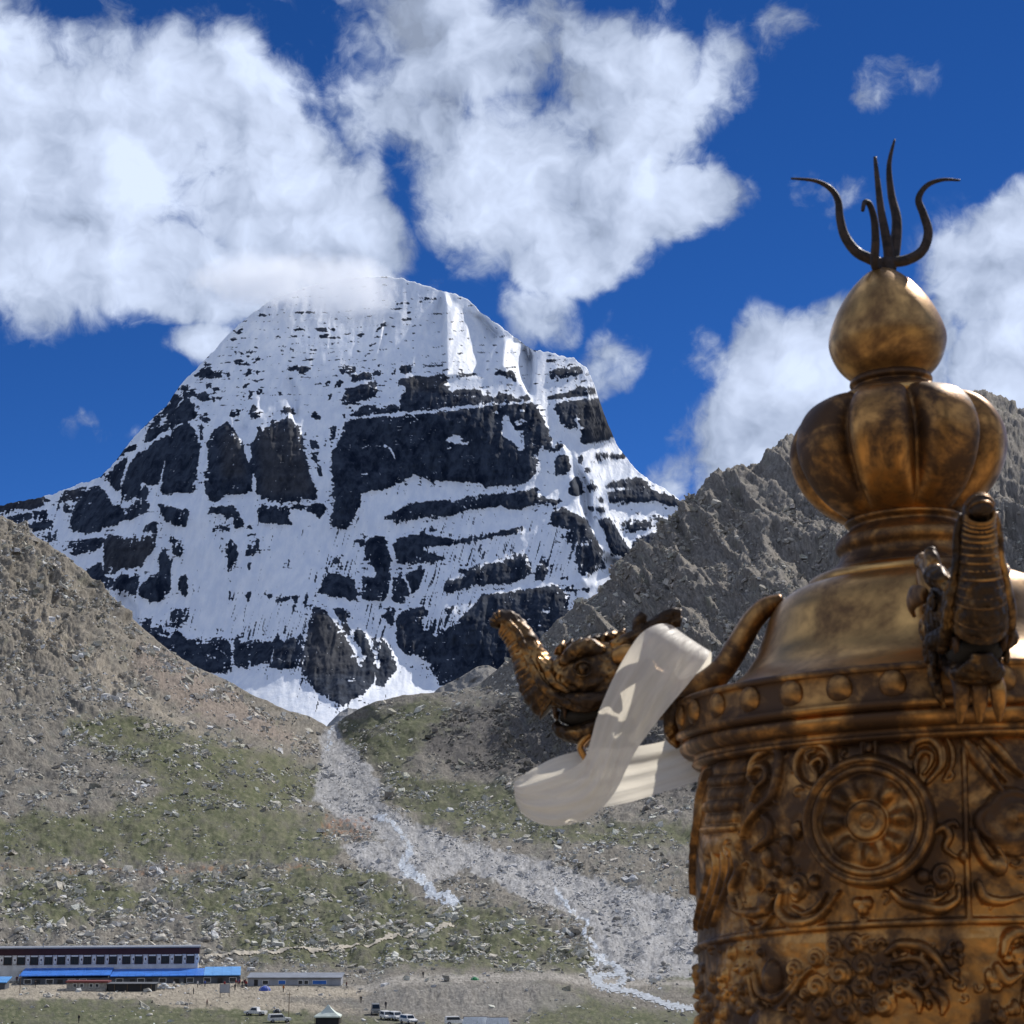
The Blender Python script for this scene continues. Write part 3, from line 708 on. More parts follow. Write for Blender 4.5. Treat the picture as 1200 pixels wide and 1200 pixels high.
# the far side, so that the peak is a closed massif
back = []
for q, (dd, dz) in enumerate([(70, .985), (500, .80), (1300, .45), (2400, .12)]):
    row = KP[0].copy()
    row[:, 1] += dd
    row[:, 0] *= 1 + .04 * q
    row[:, 2] *= dz
    back.append(row)
KPall = np.concatenate([np.array(back[::-1]), KP], 0)
me = np_mesh('snow_peak', KPall.reshape(-1, 3), grid_faces(*KPall.shape[:2]))
ex = np.ones((4, KC))
set_attr(me, 'snow', np.concatenate([ex, snow_m], 0))
brown = kr.sample(KPX, KPY, rock_far) * 0
bz = Raster(KX0, KY0, 920, 900, 1.0)
for t, pts in [(5, [(205, 230), (215, 150), (525, 130), (520, 200), (420, 340), (210, 360)]), (6, [(500, 0), (750, 0), (790, 200), (840, 400), (540, 400)]), (6, [(300, 20), (400, 60), (440, 300), (300, 300)]),
               (4, [(420, 340), (520, 330), (600, 555), (450, 590)]), (1, [(0, 930), (300, 900), (280, 960), (0, 1000)]), (1, [(340, 940), (380, 870), (510, 850), (420, 945)]), (7, [(340, 560), (560, 700), (600, 920), (300, 960)]), (3, [(340, 600), (620, 590), (600, 680), (380, 690)])]:
    bz.poly(tp(t, pts), 1.0)
brown = bz.sample(KPX, KPY, bz.blurred(4.0))
set_attr(me, 'brown', np.concatenate([ex * 0, brown], 0))
dirt = ks.sample(KPX, KPY, streak_b)

m = bpy.data.materials.new('peak_rock_and_snow')
m.use_nodes = True
t = NT(m.node_tree)
geo = t.n('ShaderNodeNewGeometry').outputs['Position']
sa = t.n('ShaderNodeAttribute', attribute_name='snow').outputs['Fac']
ba = t.n('ShaderNodeAttribute', attribute_name='brown').outputs['Fac']
g2 = t.vmath('MULTIPLY', geo, (1.0, 1.0, 0.22))
nf = t.noise(geo, 0.12, 4.0, 0.6)
nv = t.noise(g2, 0.03, 6.0, 0.65)
nv = t.math('ADD', t.math('MULTIPLY', nv, .6), t.math('MULTIPLY', t.noise(t.vmath('MULTIPLY', geo, (1.0, 1.0, 0.08)), 0.06, 4.0, 0.6), .4))
rockc = t.mix(t.mrange(nv, 0.36, 0.64), (0.005, 0.011, 0.026), (0.046, 0.060, 0.088))  # blue of distance haze is put into the rock colour
brc = t.mix(t.mrange(nv, 0.3, 0.7), (0.024, 0.028, 0.038), (0.080, 0.080, 0.086))
rockc = t.mix(t.math('MULTIPLY', ba, 0.75), rockc, brc)
nsn = t.noise(t.vmath('MULTIPLY', geo, (1.0, .5, .16)), 0.045, 6.0, 0.65)
snowc = t.mix(t.mrange(nsn, 0.3, 0.75), (0.74, 0.79, 0.88), (0.93, 0.95, 0.98))
sf = t.mrange(t.math('ADD', sa, t.math('MULTIPLY', t.math('SUBTRACT', nf, 0.5), 0.42)), 0.36, 0.66)
colr = t.mix(sf, rockc, snowc)
bmp = t.n('ShaderNodeBump', {'Strength': 0.4, 'Distance': 5.0, 'Height': t.noise(g2, 0.07, 6.0, 0.65)})
pb = t.n('ShaderNodeBsdfPrincipled', {'Base Color': colr, 'Roughness': t.mrange(sf, 0, 1, 0.85, 0.55, False), 'Normal': bmp.outputs[0]})
pb.inputs['Specular IOR Level'].default_value = 0.08
t.n('ShaderNodeOutputMaterial', {0: pb.outputs[0]})
peak = new_obj('snow_peak', me, m, kind='structure')

# ================================================================= VALLEY TERRAIN
FLAT = -34.5


def flatD(py):
    _, b = pxdir(600, py)
    return FLAT / float(b)


tpts = []
for px in (-300, -100, 0, 100, 200, 300, 400, 500, 600, 700, 800, 950, 1150, 1400):
    for py in (1235, 1200, 1170, 1150):
        tpts.append((px, py, flatD(py)))
for px in (-200, 0, 125, 250):
    tpts += [(px, 1135, 545), (px, 1110, 590), (px, 1080, 650), (px, 1050, 730), (px, 1020, 830), (px, 1000, 910)]
for px in (350, 480, 600):
    tpts += [(px, 1130, 545), (px, 1100, 605), (px, 1060, 695), (px, 1020, 830), (px, 1000, 930)]
for px in (700, 850, 1050, 1300):
    tpts += [(px, 1130, 560), (px, 1090, 645), (px, 1050, 745), (px, 1000, 900)]
tpts += [(-300, 950, 960), (-300, 800, 1150), (-300, 600, 1350), (-300, 460, 1500), (-150, 520, 1560), (-100, 700, 1350), (-100, 850, 1150),
         (0, 950, 1050), (0, 900, 1150), (0, 850, 1250), (0, 800, 1330), (0, 700, 1480), (0, 608, 1600), (100, 950, 1080), (100, 850, 1280), (100, 750, 1480), (100, 672, 1640),
         (200, 950, 1120), (200, 850, 1350), (200, 800, 1470), (200, 765, 1700), (300, 950, 1180), (300, 900, 1320), (300, 860, 1520), (300, 818, 1850), (340, 834, 2000),
         (380, 960, 1250), (380, 920, 1450), (380, 880, 1800), (385, 852, 2250), (430, 950, 1280), (430, 900, 1500), (430, 860, 1750), (430, 826, 1980), (500, 950, 1250), (500, 900, 1420),
         (500, 850, 1700), (500, 812, 1960), (560, 803, 1960), (600, 980, 1050), (600, 930, 1250), (600, 880, 1450), (600, 830, 1650), (600, 772, 1900),
         (700, 980, 1000), (700, 900, 1250), (700, 820, 1500), (700, 750, 1700), (700, 697, 1880), (800, 1000, 930), (800, 900, 1200), (800, 800, 1450), (800, 700, 1680), (800, 612, 1920),
         (900, 1000, 930), (900, 850, 1250), (900, 700, 1550), (900, 600, 1780), (900, 545, 1950), (1050, 950, 1000), (1050, 800, 1300), (1050, 650, 1650), (1050, 490, 2100),
         (1200, 950, 1000), (1200, 750, 1350), (1200, 600, 1700), (1200, 488, 2200), (1400, 950, 980), (1400, 750, 1300), (1400, 540, 1900)]
tfun = rbf([(a, b, math.log(c)) for a, b, c in tpts], 100, 60)
TSIL = [(-320, 440), (-150, 520), (-60, 572), (0, 607), (30, 622), (60, 642), (100, 672), (130, 700), (165, 735), (200, 765), (230, 782), (265, 797), (300, 815), (340, 833), (365, 841), (383, 852), (392, 850), (405, 840), (420, 831),
        (440, 822), (470, 815), (500, 812), (530, 810), (560, 803), (590, 778), (620, 760), (660, 728), (700, 695), (740, 660), (770, 635), (800, 610), (815, 604), (830, 592), (850, 569), (862, 566), (875, 558), (900, 545), (930, 525),
        (960, 517), (1000, 505), (1050, 490), (1100, 478), (1140, 464), (1160, 463), (1175, 470), (1200, 488), (1300, 525), (1480, 560)]
cols = np.concatenate([np.linspace(-310, -12, 60, endpoint=False), np.linspace(-12, 812, 680, endpoint=False), np.linspace(812, 1215, 310, endpoint=False), np.linspace(1215, 1470, 50)])
TC, TR = len(cols), 440
tsil = np.interp(cols, [p[0] for p in TSIL], [p[1] for p in TSIL])
craggy = sstep(560, 700, cols) + sstep(260, 60, cols) * .6
tsil = tsil + fbm(cols / 14, cols * 0 + 1.1, 5, 201) * (1.2 + 5.0 * craggy)
tt = np.linspace(0, 1, TR)[:, None]
TPX = np.repeat(cols[None], TR, 0)
TPY = tsil[None] + (1238 - tsil[None]) * tt
TD = np.exp(tfun(TPX, TPY))
a_, b_ = pxdir(TPX, TPY)
TP = np.stack([a_ * TD, TD, b_ * TD], -1)
# flat ground stays flat
X, Y = TP[..., 0], TP[..., 1]
NRM = grid_normals(TP)
NRM[NRM[..., 2] < 0] *= -1
wr = sstep(620, 760, TPX + (TPY - 700) * .4) * sstep(960, 800, TPY)       # right ridge crags
wl = sstep(240, 60, TPX - (TPY - 700) * .6) * sstep(900, 700, TPY)        # left slope crags
hillw = sstep(1150, 1120, TPY)
DN = fbm(X / 160, Y / 220, 5, 211) * 10 * hillw * sstep(500, 1500, TD)
DN = DN + fbm(X / 9, Y / 14, 5, 221) * 1.3 * (.15 + hillw)
# diagonal strata on the right ridge: run down to the right
ur = (TPX * .72 - TPY * .69)
vr = (TPX * .69 + TPY * .72)
rid = fbm(vr / 85 + fbm(TPX / 60, TPY / 60, 3, 231) * .7, ur / 30 + fbm(TPX / 40, TPY / 40, 3, 232) * .6, 5, 241, gain=.52, ridged=True)
big_r = fbm(vr / 170, ur / 80, 3, 242, ridged=True)
cra = fbm(TPX / 15, TPY / 12, 4, 251, gain=.55)
DN = DN + wr * (rid * 14 + big_r * 24 + cra * 2.5 + fbm(TPX / 4.5, TPY / 3.2, 3, 252, ridged=True) * 3.0)
ul = (TPX * .70 - TPY * .72)
vl = (TPX * .72 + TPY * .70)
ridl = fbm(vl / 75 + fbm(TPX / 50, TPY / 50, 3, 261) * .6, ul / 26 + fbm(TPX / 40, TPY / 40, 3, 262) * .6, 5, 271, gain=.52, ridged=True)
DN = DN + wl * (ridl * 13 + cra * 5 + fbm(TPX / 4, TPY / 3, 3, 253, ridged=True) * 1.8)
# gullies on all slopes, mounds on the lower hill
DN = DN + fbm(TPX / 30, TPY / 16, 4, 281) * 3.2 * hillw * sstep(1.0, .2, wr + wl)
# the eroded bank below the road
bank = np.exp(-((TPY - 1172) / 9) ** 2) * sstep(430, 470, TPX) * sstep(720, 640, TPX)
edge = sstep(.0, 1.0, tt * 0 + 1)
fade = sstep(0, .012, tt)
DN = DN * (.25 + .75 * fade)
TP = TP + NRM * DN[..., None]
TP[..., 2] += sstep(1186, 1162, TPY + fbm(TPX / 34, TPY / 20, 4, 291) * 12) * 2.0 * sstep(425, 465, TPX) * sstep(705, 640, TPX) * sstep(1100, 1150, TPY)
TP[..., 2] += fbm(TPX / 9, TPY / 5, 3, 292) * .5 * bank
# surface colours (base albedo)
cr = {}
def reg(name, polys, sig, s=1.0):
    r_ = Raster(-320, 440, 1480, 1240, s)
    for p in polys:
        r_.poly(p, 1.0)
    ex_ = np.maximum(TPX - 815, 0)      # carry the pattern on beyond the ornament
    cr[name] = r_.sample(TPX - ex_ + fbm(TPX / 16, TPY / 10, 4, sum(map(ord, name)) % 97) * 9, TPY - ex_ * .22 * (TPY > 960) + fbm(TPX / 14, TPY / 8, 4, 7 + len(name)) * 5, r_.blurred(sig))
reg('grass', [[(60, 850), (130, 835), (230, 860), (330, 885), (382, 905), (385, 930), (330, 950), (370, 985), (300, 1000), (150, 1004), (-300, 1004), (-300, 950), (100, 960), (200, 930), (120, 890)],
              [(-300, 950), (380, 955), (400, 1002), (380, 1012), (-300, 1008)], [(180, 1030), (440, 1015), (500, 1060), (600, 1060), (700, 1120), (690, 1145), (560, 1146), (300, 1128), (240, 1090)],
              [(388, 858), (430, 830), (520, 815), (530, 840), (490, 870), (470, 905), (430, 890)], [(450, 905), (520, 905), (610, 925), (640, 960), (820, 965), (820, 992), (600, 985), (500, 965), (450, 935)],
              [(-300, 1168), (100, 1166), (300, 1174), (520, 1203), (700, 1240), (-300, 1240)], [(640, 1162), (830, 1192), (900, 1240), (600, 1240), (620, 1180)], [(735, 1140), (830, 1128), (830, 1168)], [(0, 1025), (120, 1022), (200, 1060), (60, 1090), (0, 1080)]], 7)
reg('dirt', [[(-300, 1150), (70, 1143), (270, 1148), (330, 1155), (470, 1160), (420, 1170), (300, 1167), (180, 1171), (-300, 1168)], [(180, 1168), (300, 1168), (440, 1186), (300, 1184), (190, 1180)]], 2.5)
reg('road', [[(400, 1155), (560, 1150), (690, 1146), (830, 1150), (830, 1156), (690, 1156), (560, 1160), (440, 1164)]], 1.5)
reg('bank', [[(420, 1164), (640, 1161), (690, 1175), (640, 1186), (520, 1189), (430, 1182)]], 2.5)
reg('gravel', [[(374, 858), (395, 848), (405, 872), (440, 900), (447, 940), (475, 962), (560, 990), (680, 1022), (830, 1062), (830, 1112), (740, 1092), (640, 1062), (540, 1012), (470, 987), (400, 962), (366, 932), (376, 895)],
               [(690, 1080), (830, 1090), (830, 1140), (760, 1150), (700, 1130)], [(400, 990), (470, 985), (560, 1010), (500, 1035), (420, 1015)]], 5)
reg('pink', [[(150, 745), (230, 790), (330, 845), (385, 885), (330, 875), (230, 845), (160, 790)]], 8)
reg('pale', [[(0, 690), (60, 730), (150, 800), (240, 860), (330, 900), (300, 905), (200, 850), (100, 790), (0, 720)]], 6)
reg('darkscree', [[(500, 850), (560, 828), (640, 815), (720, 840), (830, 870), (830, 935), (600, 912), (520, 892), (490, 872)]], 9)
reg('red', [[(0, 1014), (120, 1018), (260, 1015), (385, 1017), (385, 1021), (260, 1020), (120, 1023), (0, 1019)], [(380, 955), (440, 960), (430, 985), (380, 985)]], 1.5)
n1 = fbm(TPX / 26, TPY / 16, 5, 301)
n2 = fbm(TPX / 6, TPY / 4, 4, 311)
n3 = fbm(TPX / 2.2, TPY / 1.8, 2, 321)
def lerp(a, b, f):
    return a * (1 - f[..., None]) + np.array(b) * f[..., None]
colr = np.ones(TPX.shape + (3,)) * np.array((0.200, 0.184, 0.158))
colr = lerp(colr, (0.155, 0.148, 0.135), sstep(-.1, .35, n1))
colr = lerp(colr, (0.228, 0.204, 0.168), np.clip(wl * 1.2, 0, 1) * .8)
colr = lerp(colr, (0.30, 0.265, 0.215), sstep(.1, .9, cr['pale']) * .8)
colr = lerp(colr, (0.245, 0.195, 0.165), sstep(.1, .9, cr['pink']) * .6)
rr = np.clip(sstep(600, 760, TPX + (TPY - 800) * .35) * sstep(985, 880, TPY), 0, 1)
colr = lerp(colr, (0.228, 0.206, 0.180), rr * .9)
colr = lerp(colr, (0.105, 0.097, 0.092), sstep(.1, .9, cr['darkscree']) * .8)
g_ = np.clip(cr['grass'] * 1.25 + n1 * 1.0 + n2 * .8 - .25, 0, 1)
gcol = lerp(np.ones(TPX.shape + (3,)) * np.array((0.090, 0.101, 0.053)), (0.136, 0.136, 0.085), sstep(-.2, .4, n2))
colr = colr * (1 - g_[..., None]) + gcol * g_[..., None]
colr = lerp(colr, (0.318, 0.315, 0.315), np.clip(sstep(.25, .75, cr['gravel'] + n2 * .4 + n1 * .3), 0, 1))
colr = lerp(colr, (0.335, 0.295, 0.235), np.clip(sstep(.2, .8, cr['dirt'] + n2 * .25), 0, 1) * .85)
colr = lerp(colr, (0.30, 0.28, 0.25), np.clip(cr['road'], 0, 1))
colr = lerp(colr, (0.205, 0.195, 0.178), np.clip(cr['bank'], 0, 1) * .8)
colr = lerp(colr, (0.26, 0.14, 0.08), np.clip(cr['red'], 0, 1) * sstep(-.1, .3, n2) * .7)
colr *= (1 + (.75 - .5 * g_) * n3 + .35 * n2 + .25 * n1)[..., None]
wr_ = Raster(340, 820, 840, 1200, 3.0)
for pts, wd in [([(398, 842), (386, 862), (383, 880)], 3), ([(440, 955), (468, 972), (482, 998)], 5), ([(482, 998), (470, 1014), (478, 1024)], 8), ([(474, 1016), (486, 1028), (502, 1036), (504, 1047), (522, 1050), (534, 1061)], 11),
                ([(650, 1040), (665, 1062), (690, 1080), (684, 1096), (700, 1110)], 4), ([(684, 1113), (706, 1122), (722, 1132), (730, 1140), (712, 1143), (694, 1146), (706, 1156), (722, 1158), (733, 1146)], 7),
                ([(700, 1126), (690, 1140), (700, 1156)], 5), ([(706, 1157), (740, 1163), (765, 1171), (790, 1180), (812, 1182)], 7)]:
    wr_.line(pts, wd, 1.0)
wfb = fbm(TPX / 3.4, TPY / 2.0, 3, 403)
wm = wr_.sample(TPX + fbm(TPX / 5, TPY / 4, 3, 401) * 6.0, TPY + fbm(TPX / 6, TPY / 4, 3, 402) * 4.0, wr_.blurred(1.2)) + wfb / wfb.std() * .30 - .22
wm = np.where(wr_.sample(TPX, TPY, wr_.blurred(3.0)) > .04, wm, 0)
foam = np.clip(wr_.sample(TPX + fbm(TPX / 6, TPY / 4, 3, 405) * 6, TPY, wr_.blurred(1.6)) * 1.25 + wfb / wfb.std() * .34 - .15, 0, 1) * sstep(.02, .2, wr_.sample(TPX, TPY, wr_.blurred(3.0)))
colr = lerp(colr, (0.52, 0.545, 0.58), sstep(.45, .75, foam) * .9)
colr = np.clip(colr, .02, .6)
# far side of the ridges and the near apron
back = []
for q, (dd, dz) in enumerate([(40, -12), (200, -90), (600, -260)]):
    row = TP[0].copy()
    row[:, 1] += dd
    row[:, 2] = np.maximum(row[:, 2] + dz, -30)
    back.append(row)
TPall = np.concatenate([np.array(back[::-1]), TP], 0)
call = np.concatenate([np.repeat(colr[:1], 3, 0), colr], 0)
me = np_mesh('valley_ground', TPall.reshape(-1, 3), grid_faces(*TPall.shape[:2]))
set_attr(me, 'albedo', call.reshape(-1, 3), 'FLOAT_COLOR')


def ground_mat(name, attr=True, col=(0.2, 0.18, 0.14), bump=0.5, scale=1.0):
    m = bpy.data.materials.new(name)
    m.use_nodes = True
    t = NT(m.node_tree)
    geo = t.n('ShaderNodeNewGeometry').outputs['Position']
    if attr:
        c = t.n('ShaderNodeAttribute', attribute_name='albedo').outputs['Color']
    else:
        c = t.mix(t.noise(geo, .02, 5), tuple(x * .8 for x in col), tuple(x * 1.2 for x in col))
    n1 = t.noise(geo, 0.9 * scale, 6.0, 0.7)
    n2 = t.noise(geo, 0.13 * scale, 6.0, 0.65)
    k = t.math('ADD', t.mrange(n1, 0.25, 0.75, 0.55, 1.46, False), t.mrange(n2, 0.3, 0.7, -0.16, 0.16, False))
    c2 = t.vmath('SCALE', c)
    m.node_tree.links.new(k, c2.node.inputs['Scale'])
    b = t.n('ShaderNodeBump', {'Strength': bump, 'Distance': 1.6, 'Height': t.math('ADD', n1, t.math('MULTIPLY', n2, 2.0))})
    p = t.n('ShaderNodeBsdfPrincipled', {'Base Color': c2, 'Roughness': 0.95, 'Normal': b.outputs[0]})
    p.inputs['Specular IOR Level'].default_value = 0.15
    t.n('ShaderNodeOutputMaterial', {0: p.outputs[0]})
    return m


M_ground = ground_mat('scree_and_grass')
new_obj('valley_ground', me, M_ground, kind='structure')


def tpos(px, py):
    """point on the built valley ground under a photo pixel"""
    c = int(np.clip(np.searchsorted(cols, px), 1, TC - 2))
    t_ = (py - tsil[c]) / (1238 - tsil[c])
    r_ = int(np.clip(round(t_ * (TR - 1)), 0, TR - 1))
    return Vector(TP[r_, c])


# ---- lifted strips that follow the ground: water, footpath
def strip_from_mask(name, mask, lift, mat, **props):
    q = grid_faces(TR, TC)
    keep = (mask.ravel()[q] > .5).sum(1) >= 2
    q = q[keep]
    used, inv = np.unique(q, return_inverse=True)
    V = TP.reshape(-1, 3)[used].copy()
    V[:, 2] += lift
    return new_obj(name, np_mesh(name, V, inv.reshape(-1, 4)), mat, **props)


M_water = principled('white_water', (0.62, 0.66, 0.70), 0.3, nscale=0.9, lo=.3, hi=1.35)
wr_b = wr_.blurred(1.5)
strip_from_mask('stream', wm, 0.15, M_water, kind='structure')
pr = Raster(200, 1060, 560, 1180, 3.0)
pr.line([(228, 1127), (260, 1119), (330, 1117), (400, 1112), (440, 1105), (470, 1097), (505, 1092), (532, 1084)], 2.5)
pm = pr.sample(TPX, TPY + fbm(TPX / 30, TPY / 30, 2, 412) * 4, pr.blurred(.7))
pr_b = pr.blurred(1.5)
strip_from_mask('footpath', pm, 0.3, principled('path_dust', (0.42, 0.38, 0.31), 0.95, nscale=.3), kind='structure')

# ---- moraine hills in front of the snow peak
def ridge_sheet(name, sil, D0, D1, pybot, col, amp):
    xs = np.linspace(sil[0][0], sil[-1][0], 150)
    s_ = np.interp(xs, [p[0] for p in sil], [p[1] for p in sil]) + fbm(xs / 8, xs * 0 + 2, 4, 77) * 1.2
    t_ = np.linspace(0, 1, 70)[:, None]
    px_ = np.repeat(xs[None], 70, 0)
    py_ = s_[None] + (pybot - s_[None]) * t_
    d_ = D0 + (D1 - D0) * t_ - fbm(px_ / 14 + py_ / 20, py_ / 12, 5, 87, ridged=True) * amp
    a_, b_ = pxdir(px_, py_)
    P = np.stack([a_ * d_, d_, b_ * d_], -1)
    bk = []
    for dd, dz in [(250, -140), (80, -30)]:
        row = P[0].copy()
        row[:, 1] += dd
        row[:, 2] += dz
        bk.append(row)
    P = np.concatenate([np.array(bk), P], 0)
    me = np_mesh(name, P.reshape(-1, 3), grid_faces(*P.shape[:2]))
    return new_obj(name, me, ground_mat(name + '_scree', False, col, .6, .5), kind='structure')


ridge_sheet('moraine_hill', [(455, 860), (490, 825), (515, 806), (540, 793), (560, 781), (572, 779), (585, 786), (610, 792), (640, 775), (680, 760)], 2650, 2300, 900, (0.235, 0.225, 0.21), 16)
ridge_sheet('moraine_mound', [(372, 868), (385, 848), (398, 835), (408, 829), (418, 831), (430, 840), (450, 862)], 2750, 2500, 885, (0.27, 0.27, 0.27), 10)

# ---- wide ground sheet out to the horizon, and the hill the monastery stands on
gx = np.concatenate([-np.geomspace(30000, 20, 60), np.linspace(-18, 18, 9), np.geomspace(20, 30000, 60)])
GX, GY = np.meshgrid(gx, gx)
rad = np.hypot(GX, GY)
GZ = -42 + 28 * np.exp(-(rad / 110) ** 2) + np.where(GY < 0, np.minimum(-GY * .35, 900) * (1 - np.exp(-(rad / 200))), 0)
GZ = GZ + fbm(GX / 300, GY / 300, 4, 9) * np.minimum(rad * .01, 6) - np.where((GY > 200) & (rad > 300), 6, 0)
me = np_mesh('ground', np.stack([GX, GY, GZ], -1).reshape(-1, 3), grid_faces(*GX.shape)[:, ::-1])
new_obj('ground', me, ground_mat('plain_scree', False, (0.18, 0.165, 0.13), .4, .3), kind='structure')

# ================================================================= ROCKS
PHI = (1 + 5 ** .5) / 2
ICO_V = np.array([(-1, PHI, 0), (1, PHI, 0), (-1, -PHI, 0), (1, -PHI, 0), (0, -1, PHI), (0, 1, PHI), (0, -1, -PHI), (0, 1, -PHI), (PHI, 0, -1), (PHI, 0, 1), (-PHI, 0, -1), (-PHI, 0, 1)])
ICO_V = ICO_V / np.linalg.norm(ICO_V[0])
ICO_F = np.array([(0, 11, 5), (0, 5, 1), (0, 1, 7), (0, 7, 10), (0, 10, 11), (1, 5, 9), (5, 11, 4), (11, 10, 2), (10, 7, 6), (7, 1, 8), (3, 9, 4), (3, 4, 2), (3, 2, 6), (3, 6, 8), (3, 8, 9), (4, 9, 5), (2, 4, 11), (6, 2, 10), (8, 6, 7), (9, 8, 1)])
ROCKV = []
BOX_V = np.array([(x, y, z) for x in (-1, 1) for y in (-1, 1) for z in (-1, 1)], float) * .75
BOX_F = np.array([(0, 1, 3), (0, 3, 2), (4, 6, 7), (4, 7, 5), (0, 4, 5), (0, 5, 1), (2, 3, 7), (2, 7, 6), (0, 2, 6), (0, 6, 4), (1, 5, 7), (1, 7, 3)])
for i in range(24):
    v = BOX_V + RNG.uniform(-.36, .36, (8, 3))
    v[:, 2] *= RNG.uniform(.5, .9)
    v[:, 0] *= RNG.uniform(.8, 1.4)
    ROCKV.append(v)
ROCKV = np.array(ROCKV)


def keepout(px, py):
    a = wr_.sample(px, py, wr_b)
    b_ = pr.sample(px, py, pr_b)
    return 1 - np.clip(4 * a * (px > 342) * (px < 838) * (py > 822) * (py < 1198), 0, 1) * .9 - 0 * b_


def scatter(n, dens_r, smin, smax, power):
    """photo positions by density, sizes in metres on a power law"""
    out = []
    while sum(len(o) for o in out) < n:
        px = RNG.uniform(-15, 1215, n * 3)
        py = RNG.uniform(600, 1215, n * 3)
        ci = np.clip(np.searchsorted(cols, px), 0, TC - 1)
        ok = py > tsil[ci] + 2
        d = dens_r.sample(np.minimum(px, 815), py - np.maximum(px - 815, 0) * .22 * (py > 960), dens_b)
        ok &= RNG.uniform(0, 1, n * 3) < d * np.clip(.16 + 2.6 * fbm(px / 34, py / 18, 4, 501), 0.03, 1) * keepout(px, py)
        out.append(np.stack([px[ok], py[ok]], 1))
    P = np.concatenate(out)[:n]
    u = RNG.uniform(0, 1, n)
    s = smin * (1 - u * (1 - (smax / smin) ** -power)) ** (-1 / power)
    return P, s


dr = Raster(-20, 590, 1220, 1240, 1.0)
dr.a[:] = .55
for pts, v in [([(0, 1020), (250, 1020), (470, 1050), (700, 1110), (700, 1140), (280, 1130), (0, 1112)], .95), ([(-20, 880), (330, 880), (360, 960), (-20, 960)], .7), ([(-20, 950), (380, 950), (380, 1012), (-20, 1012)], .20),
               ([(374, 858), (405, 850), (445, 920), (560, 990), (830, 1062), (830, 1112), (640, 1062), (470, 987), (366, 932)], .95), ([(490, 850), (640, 815), (830, 870), (830, 935), (600, 912)], .95),
               ([(388, 858), (430, 830), (520, 815), (520, 850), (470, 900)], .18), ([(560, 1080), (700, 1050), (830, 1080), (830, 1140), (700, 1130)], .95), ([(-20, 1140), (500, 1150), (830, 1160), (830, 1240), (-20, 1240)], .06),
               ([(440, 1150), (690, 1146), (690, 1160), (440, 1164)], .0), ([(150, 745), (385, 880), (330, 880), (160, 800)], .85), ([(740, 1140), (830, 1130), (830, 1168)], .05), ([(560, 1000), (830, 980), (830, 1060)], .7)]:
    dr.poly(pts, v)
dens_b = dr.blurred(5.0)


def rock_arrays(P, s):
    n = len(P)
    ci = np.clip(np.searchsorted(cols, P[:, 0]), 0, TC - 1)
    ri = np.clip(np.round((P[:, 1] - tsil[ci]) / (1238 - tsil[ci]) * (TR - 1)).astype(int), 0, TR - 1)
    base = TP[ri, ci]
    a = RNG.uniform(0, 2 * math.pi, n)
    tl = RNG.normal(0, .35, (n, 2))
    V = ROCKV[RNG.integers(0, len(ROCKV), n)] * s[:, None, None] * .5
    ca, sa = np.cos(a)[:, None], np.sin(a)[:, None]
    x, y, z = V[..., 0], V[..., 1], V[..., 2]
    z2 = z + tl[:, :1] * x + tl[:, 1:] * y
    V = np.stack([x * ca - y * sa, x * sa + y * ca, z2], -1)
    V += base[:, None, :]
    V[..., 2] += s[:, None] * .12
    ground = colr[ri, ci]
    tone = RNG.uniform(.5, 1.75, (n, 1))
    stone = np.array((0.56, 0.53, 0.465)) * tone * (1 + RNG.normal(0, .018, (n, 3)))
    dark = sstep(0.1, 0.9, cr['darkscree'][ri, ci])[:, None] * .65 + np.clip(rr[ri, ci], 0, 1)[:, None] * .35
    stone = stone * (1 - np.clip(dark, 0, .7))
    gv = sstep(.2, .9, cr['gravel'][ri, ci])[:, None]
    stone = stone * (1 - gv) + gv * np.array((.42, .415, .41)) * (.7 + .5 * tone)
    c = stone * .75 + ground * .35
    return V, np.clip(c, .03, .62), base


# sizes grow with distance class so that scree reads at every range
def scaled_field(n):
    P, u = scatter(n, dr, 0.8, 5.5, 2.35)
    ci = np.clip(np.searchsorted(cols, P[:, 0]), 0, TC - 1)
    ri = np.clip(np.round((P[:, 1] - tsil[ci]) / (1238 - tsil[ci]) * (TR - 1)).astype(int), 0, TR - 1)
    d = TP[ri, ci, 1]
    s = u * d / F * 1.9
    s *= 1 - .35 * sstep(.2, .9, cr['gravel'][ri, ci])
    s *= np.where((P[:, 1] > 1015) & (P[:, 1] < 1140), 1.15, 1.0)
    V, c, base = rock_arrays(P, s)
    k = len(V)
    F_ = (BOX_F[None] + (np.arange(k) * 8)[:, None, None]).reshape(-1, 3)
    me = np_mesh('scattered_stones', V.reshape(-1, 3), F_, smooth=False)
    set_attr(me, 'albedo', np.repeat(c, 8, 0), 'FLOAT_COLOR')
    return new_obj('scattered_stones', me, M_ground, kind='stuff', label='loose stones strewn over the slopes and the valley floor', category='stones')


scaled_field(58000)

